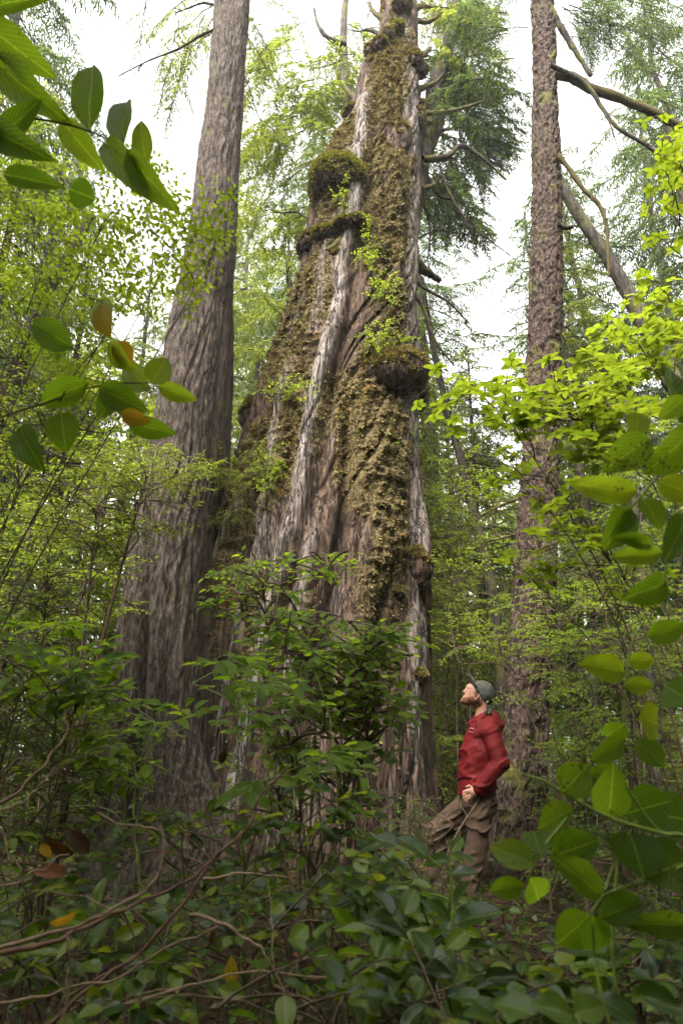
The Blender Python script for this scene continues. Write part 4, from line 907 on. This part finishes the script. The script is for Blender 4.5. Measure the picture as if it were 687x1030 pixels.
# hanging hemlock boughs high up
def boughs(root, lst, mat, seed, L=.07, Wd=.02, sp=.022):
    rng = np.random.default_rng(seed); LS = Leaves('needle'); TS = Tubes()
    for u0, v0, u1, v1, Y, w in lst:
        fan(LS, TS, P(u0, v0, Y), P(u1, v1, Y + rng.uniform(-.8, .8)), w, 16, sp, L, Wd, rng, lift=.1, droop=.5, r=.012, tdroop=.8, jit=.4, twr=.004)
    TS.build('boughs', M['deadwood'], root); LS.build('crown', M[mat], root)
rb = np.random.default_rng(3)
boughs(LTR, [(220, 10, 190, 70, 7.2, .5), (218, 30, 165, 75, 7.0, .45), (215, 5, 175, 40, 7.4, .5), (190, 45, 172, 110, 6.9, .4), (175, 60, 158, 120, 7, .3), (228, 0, 270, 50, 7.4, .55), (232, 20, 285, 90, 7.6, .45), (228, -20, 300, 20, 7.6, .5), (200, -10, 150, 40, 7.6, .5), (206, 15, 176, 95, 7.0, .45), (180, 20, 160, 95, 7.2, .4), (150, -10, 135, 60, 7.6, .45), (225, 30, 262, 120, 7.6, .5), (185, 60, 165, 140, 7.1, .35)], 'hemlight', 4, .075, .02)
def rnd_boughs(u, v, ru, rv, n, Y, w, out):
    o = []
    for _ in range(n):
        a, b = u + rb.uniform(-ru, ru), v + rb.uniform(-rv, rv); s = out if out else rb.choice((-1, 1)); o.append((a, b, a + s * rb.uniform(25, 60), b + rb.uniform(8, 40), Y + rb.uniform(-.6, .8), w)); 
    return o
boughs(GR, rnd_boughs(305, 120, 45, 100, 34, 9.6, .8, -1) + rnd_boughs(318, 70, 28, 50, 12, 9.4, .6, 1) + rnd_boughs(365, 35, 20, 25, 4, 8.0, .4, 0), 'hemlight', 5, .11, .03, .026)
boughs(GR, rnd_boughs(450, 110, 38, 60, 38, 9.4, .8, 1) + rnd_boughs(440, 200, 28, 30, 14, 9.6, .7, 1), 'hem', 6, .11, .03, .026)
boughs(GR, rnd_boughs(440, 40, 30, 50, 22, 8.9, .6, 1), 'hemlight', 7, .10, .028, .026)
boughs(RTR, rnd_boughs(505, 30, 28, 50, 18, 8.0, .7, -1) + rnd_boughs(600, 10, 50, 30, 20, 8.5, .7, 1) + rnd_boughs(665, 60, 30, 60, 8, 9, .7, 1), 'hem', 8, .08, .02, .024)

# whorled lime sprays at right
def whorl(LS, p, rng, L, n=5, up=None):
    up = np.array((0, 0, 1.)) if up is None else up; a0 = rng.uniform(0, 6.28)
    ax = unit(up + rng.normal(0, .25, 3)); e1 = unit(np.cross(ax, (0.3, 1, .2))); e2 = np.cross(ax, e1)
    for k in range(n):
        a = a0 + k * 2 * math.pi / n + rng.normal(0, .2); d = e1 * math.cos(a) + e2 * math.sin(a) + ax * .05
        LS.add(p, d, ax + rng.normal(0, .12, 3), L * rng.uniform(.7, 1.15), L * .52, rng.uniform(0, 1))
def azalea(name, label, rootuv, regions, L, seed, mat='lime'):
    rng = np.random.default_rng(seed); LS = Leaves('med'); TS = Tubes(); root = empty(name, label, 'shrub', 'tall shrubs with whorled lime leaves at right')
    b = np.array((P(rootuv[0], 765, rootuv[1])[0], rootuv[1], 0.)); b[2] = float(ground_z(b[0], b[1])) - .05
    for u, v, Y, ru, rv, n in regions:
        c = P(u, v, Y); sc_ = smooth_path([b, (b + c) / 2 + (.15, 0, .5), c + (0, 0, .05), c + np.array((-.5 * ru / 60, 0, -.02))], 30); TS.add(sc_, .0045, .002, 6, .2)
        for k in range(n):
            t = P(u + rng.uniform(-ru, ru), v + rng.uniform(-rv, rv), Y + rng.uniform(-.35, .35)); j = np.argmin(np.linalg.norm(sc_ - t - (.15, 0, -.1), axis=1))
            br = curve(sc_[j], t, .04, 9, .06, rng); TS.add(br, .004, .0015, 4); whorl(LS, t, rng, L)
            for i in (4, 6, 7):
                q = br[i] + rng.normal(0, .07, 3) * (1, 1, .5); TS.add([br[i], q], .002, .001, 3); whorl(LS, q, rng, L * .85, rng.integers(3, 6))
    TS.build('stems', M['twig'], root); LS.build('foliage', M[mat], root)
azalea('tall_shrub', 'lime green whorled sprays crossing the spruce trunk at mid height', (720, 3.2), [(560, 400, 3.2, 60, 40, 22), (480, 400, 3.3, 45, 40, 13), (620, 430, 3.1, 50, 35, 14)], .075, 1)
azalea('tall_shrub', 'lime whorled sprays above the big leaves at the right edge', (800, 3.6), [(640, 350, 3.7, 50, 40, 20), (670, 300, 3.8, 30, 40, 10), (610, 380, 3.7, 40, 30, 10)], .075, 2)
azalea('tall_shrub', 'few low whorls of lime leaves in front of the spruce bark', (700, 3.0), [(560, 500, 3.3, 45, 40, 7), (600, 560, 3.4, 50, 40, 10), (510, 470, 3.4, 30, 30, 4), (520, 580, 3.6, 30, 40, 4)], .07, 3)
azalea('tall_shrub', 'lime leaves at the top right corner by the mossy limb', (830, 2.8), [(672, 140, 2.8, 14, 40, 6), (675, 215, 2.8, 16, 50, 6)], .06, 4)

# small plants rooted on the cedar
for i, (u, v, ru, rv, n, lb) in enumerate([(346, 186, 9, 10, 5, 'tuft of lime leaves under the domed burl of the giant cedar'), (343, 205, 7, 8, 3, 'tiny leafy tuft below the tuft under the domed burl'), (367, 238, 8, 22, 6, 'leafy strand growing down beside the silver rib high on the cedar'),
        (388, 290, 14, 14, 8, 'yellow-green plant on the mossy column above the broad burl'), (378, 340, 12, 14, 9, 'bright leafy plant at the left on top of the broad burl'), (402, 346, 14, 9, 9, 'second bright leafy plant standing on top of the broad burl'), (288, 392, 20, 12, 9, 'thin leafy plant on the mossy left flank of the cedar'),
        (262, 470, 22, 28, 14, 'larger leafy plant low on the left flank of the cedar'), (404, 442, 12, 7, 4, 'small plant on the bark just below the broad burl'), (372, 262, 8, 10, 3, 'tiny leafy tuft between two mossy lobes high on the cedar')]):
    rng = np.random.default_rng(200 + i); LS = Leaves('small'); TS = Tubes(); r_ = empty('epiphyte_plant', lb, 'plant', 'small plants rooted on the giant cedar')
    for k in range(n * 2):
        p1 = on_giant(u + rng.uniform(-ru, ru), v + rng.uniform(-rv, rv), rng.uniform(.08, .35)); p0 = on_giant(u, v + rv * .5, -.02); p0 = p1 + (p0 - p1) * min(1, .35 / (np.linalg.norm(p1 - p0) + .01))
        leafy(LS, TS, curve(p0, p1, .03, 6, .1, rng), .028, .045, .03, rng, r=.003, droop=.1, upn=(0, -.5, .8), jit=.5)
        for q in range(2): leafy(LS, TS, curve(p1, p1 + rng.normal(0, .09, 3), .02, 4), .026, .042, .028, rng, r=.002, t0=0, droop=.1, jit=.5)
    TS.build('stems', M['twig'], r_); LS.build('foliage', M['lime'], r_)

# shrubs in front of the giant's base
shrub('salal_shrub', 'pale leafy shrub top reaching highest in front of the cedar base', (300, 4.2), [(265, 575, 4.2, 50, 24, 15), (330, 565, 4.2, 32, 14, 7), (240, 590, 4.2, 26, 26, 8)], 'med', 'bright', .06, .038, .042, .32, .17, 5, 70, G_S, 'twig', main_r=.008, up=(0, -.35, 1))
shrub('salal_shrub', 'light green leafy shrub right of centre in front of the cedar cleft', (340, 3.9), [(370, 640, 3.5, 42, 18, 18), (310, 635, 3.5, 50, 28, 22), (340, 680, 3.4, 50, 30, 22), (370, 715, 3.4, 34, 30, 12), (290, 720, 3.3, 50, 30, 14)], 'med', 'bright', .06, .038, .042, .32, .18, 5, 71, G_S, 'twig', main_r=.008, tone=(0, .8), up=(0, -.35, 1))
shrub('salal_shrub', 'dark glossy shrub behind the light one in front of the cedar', (320, 4.2), [(300, 700, 4.3, 50, 30, 8), (350, 775, 4.2, 50, 30, 16), (280, 775, 4.2, 45, 30, 12)], 'med', 'salal', .062, .04, .045, .34, .18, 5, 72, G_S, 'twig', main_r=.008, up=(0, -.35, 1))
shrub('salal_shrub', 'large-leaved upright shrub left of centre with arching leaf sprays', (285, 2.5), [(240, 668, 2.5, 34, 16, 4), (265, 695, 2.5, 45, 26, 4), (300, 770, 2.5, 50, 26, 5)], 'big', 'bright', .085, .044, .055, .28, .12, 3, 73, G_S, 'greenstem', main_r=.004, r=.0026, up=(0, -.4, 1), tone=(0, .7))
shrub('salal_shrub', 'bright upright shrub standing in front of the grey trunk base', (150, 2.7), [(150, 720, 2.7, 45, 14, 6), (130, 760, 2.7, 45, 26, 8)], 'big', 'bright', .075, .042, .045, .24, .11, 4, 74, G_S, 'greenstem', main_r=.0035, r=.0024, up=(0, -.3, 1))
shrub('salal_shrub', 'leafy shrub arching from the left edge above the pale curved twig', (0, 2.5), [(40, 640, 2.6, 50, 18, 6), (85, 665, 2.5, 30, 30, 6), (60, 700, 2.5, 50, 24, 6)], 'big', 'bright', .09, .05, .052, .3, .14, 4, 75, G_S, 'twig', main_r=.005, r=.003, up=(0, -.3, 1), tone=(0, .8))
shrub('salal_shrub', 'dark glossy shrub right of centre below the hiker\'s knees', (400, 2.9), [(385, 870, 2.9, 30, 24, 7), (430, 915, 2.8, 26, 14, 3), (370, 910, 2.6, 40, 26, 7)], 'big', 'salal', .085, .048, .055, .28, .13, 4, 76, G_S, 'greenstem', main_r=.004, r=.003, up=(0, -.3, 1))
rs = np.random.default_rng(31)
spots = [(40, 860, 2.6, 'dark shrub behind the pale twigs at lower left'), (110, 840, 2.9, 'dark shrub between the two pale twigs at lower left'), (190, 850, 3.0, 'dark shrub at the foot of the grey trunk'), (250, 840, 2.6, 'glossy shrub in front of the hollow between the trunks'),
    (320, 830, 2.4, 'glossy broad-leaved shrub at the centre of the thicket'), (340, 900, 2.0, 'glossy shrub near the bottom centre'), (260, 910, 2.2, 'dark shrub behind the crossing brown branches'), (170, 930, 2.2, 'dark shrub under the crossing brown branches'), (60, 950, 2.0, 'dark shrub in the lower left corner'),
    (430, 930, 2.3, 'dark shrub right of the bottom centre'), (330, 980, 1.6, 'large-leaved dark shrub at the bottom edge, centre'), (400, 985, 1.7, 'large-leaved dark shrub at the bottom edge right of centre'), (480, 980, 2.0, 'dark shrub low in front of the spruce foot'), (560, 940, 2.8, 'dark shrub right of the spruce foot'),
    (640, 980, 2.0, 'dark shrub in the lower right corner'), (478, 935, 3.4, 'small dark shrub against the spruce foot'), (130, 1000, 1.8, 'low shrub at the bottom edge under the dry twigs'), (560, 1020, 1.6, 'glossy bright shrub at the bottom edge right')]
for i, (u, v, Y, lb) in enumerate(spots):
    shrub('salal_shrub', lb, (u, Y + .15), [(u, v, Y, 50, 34, 7)], 'big', 'salal', .08 + rs.uniform(-.03, .025), .046, .060, .26, .13, 4, 80 + i, G_S, 'twig', main_r=.0045, r=.003, up=(0, -.2, 1), dY=.3, jit=.4)

# big near leaves placed one by one, on stems rooted in the ground out of frame
def near_branch(name, label, Y, leaves, stems, mat, seed, stem='greenstem', r=.004, root=None, group='broad-leaved branches close to the camera', face=(0, -1, .35)):
    rng = np.random.default_rng(seed); ro = empty(name, label, 'branch', group); TS = Tubes()
    for k, st in enumerate(stems):
        pts = [P(u, v, Y + rng.uniform(-.01, .01)) for u, v in st]
        if k == 0 and root is not None:
            b = np.array((root[0], root[1], float(ground_z(root[0], root[1])) - .05)); pts = [b, b + (pts[0] - b) * .5 + np.array((.12 * np.sign(root[0]), 0, .15))] + pts
        TS.add(smooth_path(pts, 14 * len(pts)), r * (1.5 if k == 0 else .8), r * .5, 7, .15)
    LS = Leaves('big')
    for lf in leaves:
        u0, v0, u1, v1, w = lf[:5]; y0 = Y + rng.uniform(-.05, .05); y1 = y0 + rng.uniform(-.06, .06); a, b = P(u0, v0, y0), P(u1, v1, y1)
        LS.add(a, b - a, np.array(face) + rng.normal(0, .16, 3), np.linalg.norm(b - a) * 1.04, w / FPX * Y * 1.12, lf[5] if len(lf) > 5 else rng.uniform(0, .8))
    TS.build('stem', M[stem], ro); LS.build('foliage', M[mat], ro); return ro
near_branch('leafy_branch', 'large oval leaves hanging from a dark stem at the top left', 1.05, [(90, 131, 92, 60, 43), (124, 146, 126, 94, 37), (147, 165, 141, 120, 25), (62, 121, 100, 168, 36), (106, 143, 149, 196, 34), (128, 152, 174, 210, 32), (-4, 62, 60, 117, 44), (-18, 22, 50, 74, 46), (-12, 8, 48, -6, 30), (-14, 128, 42, 156, 38, .1), (-10, 150, 40, 100, 30, .1), (4, 175, 60, 186, 26, .1), (70, 190, 96, 200, 34, .05)],
    [[(-60, 110), (-12, 117), (40, 120), (85, 130), (118, 146), (142, 168)]], 'fore', 1, 'twig', .003, (-1.3, 1.1), face=(0, -.75, -.6))
near_branch('leafy_branch', 'green and yellowing leaves on a thin stem left of the grey trunk', 1.5, [(103, 303, 108, 335, 26, .9), (152, 392, 122, 364, 30, .8), (152, 386, 168, 360, 28, .9), (160, 388, 196, 402, 20, .8), (90, 385, 40, 405, 30, .4), (100, 390, 145, 412, 30, .3), (75, 350, 30, 322, 34, .2), (62, 415, 66, 452, 34, .4), (120, 390, 100, 420, 26, .2), (130, 425, 175, 436, 24, .3), (20, 430, 40, 470, 30, .2), (110, 345, 132, 372, 24, .95)],
    [[(-60, 440), (0, 420), (50, 404), (100, 388), (150, 385), (165, 386)], [(60, 404), (80, 370), (104, 340), (103, 303)]], 'bright', 2, 'twig', .0025, (-1.5, 1.6), face=(0, -.8, -.4))
near_branch('leafy_branch', 'yellow dying leaves hanging by the grey trunk', 1.48, [(102, 306, 108, 336, 27), (122, 416, 150, 424, 18), (118, 344, 132, 368, 22)], [[(90, 300), (103, 303)], [(112, 410), (122, 416)]], 'yellow', 3, 'twig', .002, None, face=(0, -.8, -.4))
near_branch('leafy_branch', 'big spotted oval leaves on a curving stem at the right edge', 1.15, [(684, 425, 676, 366, 48, .2), (653, 440, 609, 472, 36, .5), (641, 495, 576, 487, 27, 1), (692, 436, 655, 474, 42, .6), (662, 484, 705, 500, 28, .9), (634, 511, 620, 536, 20, .4), (633, 512, 610, 551, 32, .5), (646, 501, 665, 530, 30, .7), (668, 556, 615, 560, 20, .8), (641, 415, 640, 440, 25, .9), (670, 585, 632, 602, 30, .3), (690, 520, 672, 560, 30, .2), (655, 548, 618, 540, 16, .4), (690, 400, 664, 420, 22, .6)],
    [[(760, 420), (692, 445), (668, 470), (650, 492), (634, 511)], [(720, 405), (690, 425), (668, 436), (653, 440)], [(690, 445), (680, 500), (672, 550), (668, 585)]], 'fore', 4, 'greenstem', .0032, (1.25, 1.2), face=(0, -.85, -.4))
near_branch('leafy_branch', 'smaller bright leaves with one yellow-brown leaf on an upright stem at right', 1.45, [(627, 676, 586, 667, 25, .9), (632, 664, 658, 664, 17, .9), (628, 688, 657, 690, 16, .9), (642, 722, 664, 728, 32, 1), (628, 728, 608, 742, 20, .3), (626, 745, 596, 765, 18, .3), (640, 745, 668, 770, 24, .3), (668, 690, 695, 705, 34, .2), (622, 775, 592, 778, 16, .4), (650, 640, 690, 630, 22, .5)],
    [[(640, 1060), (620, 860), (622, 770), (628, 700), (634, 650), (650, 620)]], 'bright', 5, 'greenstem', .003, (.95, 1.45), face=(0, -.9, -.1))
near_branch('leafy_branch', 'large dull green leaves on a pale stem at lower right', 1.2, [(565, 797, 591, 770, 30, .6), (612, 822, 617, 772, 32, .5), (577, 813, 540, 833, 24, .7), (543, 858, 536, 834, 25, .4), (537, 870, 493, 850, 24, .9), (527, 890, 492, 896, 17, .6), (533, 882, 544, 908, 25, .5), (605, 901, 558, 862, 25, .5), (593, 920, 561, 950, 31, .5), (674, 806, 628, 818, 36, .1), (694, 825, 652, 818, 42, .1), (694, 866, 650, 880, 46, .3), (694, 930, 630, 929, 20, .3), (632, 836, 648, 880, 46, .0), (555, 862, 600, 845, 34, .2), (600, 925, 650, 905, 24, .1), (596, 920, 600, 960, 24, .1)],
    [[(760, 870), (690, 842), (664, 838), (612, 822), (566, 797), (545, 785), (524, 778)], [(664, 838), (645, 815), (628, 790)], [(690, 870), (655, 885), (620, 895), (605, 903), (593, 921)], [(577, 815), (560, 835), (543, 858), (530, 888)], [(640, 825), (622, 858), (608, 895)]], 'fore', 6, 'greenstem', .0035, (1.2, 1.25))
near_branch('leafy_branch', 'glossy bright leaves in the bottom right corner', 1.1, [(539, 1021, 497, 1006, 26, .6), (576, 1022, 536, 1008, 24, .6), (577, 1020, 606, 1012, 24, .7), (560, 1035, 590, 1060, 28, .4), (640, 1030, 600, 1000, 22, .3), (640, 1000, 690, 1015, 26, .2), (500, 1030, 470, 1018, 20, .5)],
    [[(600, 1075), (580, 1030), (574, 1020)], [(614, 1035), (604, 1000), (598, 960), (596, 930)]], 'salal', 7, 'greenstem', .0035, (.42, 1.1), face=(0, -.7, 1))
near_branch('leafy_branch', 'pair of broad bluish glossy leaves below the hiker', 1.7, [(456, 930, 504, 914, 28, .3), (458, 955, 500, 950, 14, .4), (452, 925, 430, 905, 16, .4), (452, 920, 470, 885, 14, .4), (450, 960, 425, 975, 20, .2)],
    [[(452, 1010), (453, 960), (455, 930), (454, 890), (453, 866)]], 'salal', 8, 'greenstem', .003, (.25, 1.7), face=(0, -.6, 1))
near_branch('leafy_branch', 'wet glossy leaves on an upright stem right of the cedar foot', 2.2, [(453, 866, 425, 868, 14, .4), (453, 860, 476, 866, 14, .4), (430, 862, 400, 840, 20, .3), (453, 858, 466, 842, 10, .6), (400, 850, 378, 842, 18, .3), (452, 880, 480, 876, 12, .3), (410, 895, 440, 920, 18, .3)],
    [[(455, 1000), (453, 900), (453, 856)], [(453, 880), (430, 862), (402, 850)]], 'salal', 9, 'greenstem', .003, (.35, 2.2), face=(0, -.6, 1))

# bare and dead wood of the thicket: each branch its own
def dry(label, pl, Y, r, mat='twigpale', dY=.0, tw=3, seed=0):
    rng = np.random.default_rng(seed); T = Tubes(); c = smooth_path([P(u, v, Y + dY * i) for i, (u, v) in enumerate(pl)], 16 * len(pl)); c = c + (np.stack([fbm(np.arange(len(c)) * .10 + seed * 9, 0. * np.arange(len(c)) + q, 0. * np.arange(len(c)), 2, q) for q in range(3)], 1)) * .009
    r *= .68; T.add(c, r, r * .4, 7, .3, seed)
    ro = tag(T.build('dead_branch', M[mat]), label, 'branch', 'bare branches tangled in the lower left thicket')
    for k in range(tw):
        T2 = Tubes(); i = rng.integers(8, len(c) - 4); d = rng.normal(0, 1, 3) * (1, .5, 1); ln = rng.uniform(.08, .3)
        T2.add(curve(c[i], c[i] + unit(d) * ln, .02, 8, .04, rng), r * .4, r * .12, 5, .2); T2.build('twig', M[mat], ro)
dry('long reddish branch rising rightwards from the left edge', [(-20, 958), (30, 950), (75, 938), (120, 916), (155, 905), (205, 872), (245, 838)], 1.5, .0085, 'twigred', .04, 5, 1)
dry('pale branch running along the reddish one from the left edge', [(-20, 962), (40, 945), (90, 928), (130, 908), (150, 893), (162, 870), (166, 842), (150, 832), (120, 826), (98, 818)], 1.45, .0055, 'twigpale', .01, 2, 2)
dry('brown branch sweeping from the bottom left up to the centre', [(40, 1040), (80, 1005), (130, 965), (175, 920), (212, 870), (245, 835), (262, 800), (290, 770)], 1.7, .0075, 'twigred', .03, 4, 3)
dry('thin branch curving from centre down to the bottom edge', [(190, 918), (230, 930), (255, 950), (278, 985), (290, 1040)], 1.5, .005, 'twigpale', .0, 2, 4)
dry('thin pale twig hanging from the left branches to the bottom edge', [(66, 942), (69, 970), (67, 1005), (66, 1045)], 1.4, .0045, 'twigpale', 0, 1, 5)
dry('pale arching twig above the left thicket', [(-10, 812), (20, 806), (40, 790), (52, 775), (62, 768)], 1.6, .004, 'twigpale', .02, 2, 6)
dry('pale twig slanting at the left edge', [(-10, 826), (8, 845), (22, 878)], 1.5, .004, 'twigpale', .0, 0, 7)
dry('straight pale twig crossing low at the left', [(-15, 898), (20, 885), (50, 872), (68, 856)], 1.5, .004, 'twigpale', .02, 1, 8)
dry('short horizontal branch right of the crossing branches', [(205, 885), (230, 878), (260, 880), (290, 884), (310, 895)], 1.9, .006, 'twigpale', .03, 2, 9)
dry('long thin branch rising right along the bottom', [(-20, 1010), (40, 1000), (110, 985), (165, 955), (215, 935), (245, 915)], 1.6, .0045, 'twigpale', .02, 3, 10)
dry('curved pale branch at the left edge below the arching shrub', [(-20, 815), (15, 800), (38, 775), (60, 750), (67, 728), (64, 712)], 2.2, .009, 'twigpale', .02, 2, 11)
dry('thin twig lying across the bottom centre', [(90, 1020), (160, 1000), (220, 985), (280, 980), (330, 985)], 1.6, .004, 'twigpale', .02, 3, 12)
dry('reddish branch arching low in front of the spruce foot', [(460, 985), (478, 985), (500, 982), (530, 986), (560, 960), (580, 952)], 2.3, .008, 'twigred', .02, 2, 13)
dry('upright bare green stem in the lower left thicket', [(142, 900), (138, 870), (136, 830), (137, 790), (140, 760)], 1.9, .0045, 'greenstem', .0, 0, 14)
dry('pale stem rising to the upright shrub at centre', [(340, 800), (338, 760), (330, 715), (322, 690), (316, 672)], 2.3, .005, 'greenstem', .0, 0, 15)
dry('brown branch leaning to the centre from bottom right', [(370, 1040), (330, 960), (300, 900), (285, 850)], 1.9, .006, 'twigred', .04, 3, 16)

# brushwood, ground cover and litter that nobody could count
def stuff():
    rng = np.random.default_rng(8); T = Tubes()
    for k in range(1500):
        y = rng.uniform(1.3, 7.5); x = rng.uniform(-.75, .75) * y; z = float(ground_z(x, y)) + rng.uniform(.0, .75) ** 1.3
        p = np.array((x, y, z)); q_ = x / y
        if .1 < q_ < .36 and 2.6 < y: p[2] = z = float(ground_z(x, y)) + rng.uniform(0, .12)
        d = unit(rng.normal(0, 1, 3) * (1, .8, .55)); ln = rng.uniform(.2, .8)
        T.add(curve(p, p + d * ln, rng.uniform(-.05, .12), 7, .05, rng), rng.uniform(.0016, .0042), .001, 3)
    tag(T.build('brushwood', M['drybrush']), 'tangle of thin dry twigs under the shrubs', 'brushwood', kind='stuff')
    LS = Leaves('med'); n = 20000; y = rng.uniform(1.0, 14, n); x = rng.uniform(-.8, .8, n) * (y + 1); z = ground_z(x, y) + np.abs(rng.normal(0, .16, n)) * (1 + .8 * fbm(x, y, 0 * x, 2, 4)) * np.where((x / y > .08) & (x / y < .36) & (y > 2.5), .25, 1) + .02
    keep = np.ones(n, bool); LS.add(np.stack([x, y, z], 1)[keep], rng.normal(0, 1, (n, 3)) * (1, 1, .35), (0, 0, 1) + rng.normal(0, .35, (n, 3)), rng.uniform(.03, .075, n), rng.uniform(.02, .04, n), rng.uniform(0, .8, n))
    tag(LS.build('ground_cover', M['salal']), 'low leafy plants covering the forest floor', 'ground cover', kind='stuff')
    LS = Leaves('med'); n = 9000; y = rng.uniform(1.0, 10, n); x = rng.uniform(-.8, .8, n) * (y + 1); z = ground_z(x, y) + .01
    LS.add(np.stack([x, y, z], 1), rng.normal(0, 1, (n, 3)) * (1, 1, .2), (0, 0, 1) + rng.normal(0, .3, (n, 3)), rng.uniform(.03, .07, n), rng.uniform(.02, .04, n), rng.uniform(0, 1, n))
    tag(LS.build('leaf_litter', M['dead']), 'fallen brown leaves on the forest floor', 'leaf litter', kind='stuff')
stuff()
# scattered withered leaves caught in the thicket
LSd = Leaves('big'); rq = np.random.default_rng(4)
for u, v, Y, s, lb in [(43, 850, 1.7, 16, 'pink and yellow withered leaf at the left'), (49, 928, 1.6, 24, 'ochre leaf low at the left'), (78, 870, 2.0, 60, 'dark red-brown withered leaf cluster behind the left twigs'), (195, 1005, 1.8, 18, 'orange dead leaf at the bottom'), (213, 1003, 1.8, 18, 'rusty dead leaf beside the orange one at the bottom'), (212, 950, 1.8, 13, 'small orange leaf under the crossing branches'), (230, 750, 3.2, 14, 'orange leaf against the cedar roots'), (273, 878, 2.2, 12, 'tan curled leaf right of the crossing branches'), (236, 995, 1.7, 22, 'yellowish spotted leaf at the bottom')]:
    LS = Leaves('big')
    for k in range(3 if s > 40 else 1): p = P(u + rq.normal(0, s * .2), v + rq.normal(0, s * .2), Y); LS.add(p, rq.normal(0, 1, 3) * (1, .4, 1), np.array((0, -1, .5)) + rq.normal(0, .4, 3), s / FPX * Y * (.5 if s > 40 else 1), s / FPX * Y * (.25 if s > 40 else .55), rq.uniform(0, 1))
    tag(LS.build('withered_leaf', M['yellow'] if ('ochre' in lb or 'yellow' in lb) else M['dead']), lb, 'leaf', 'withered leaves caught in the thicket')
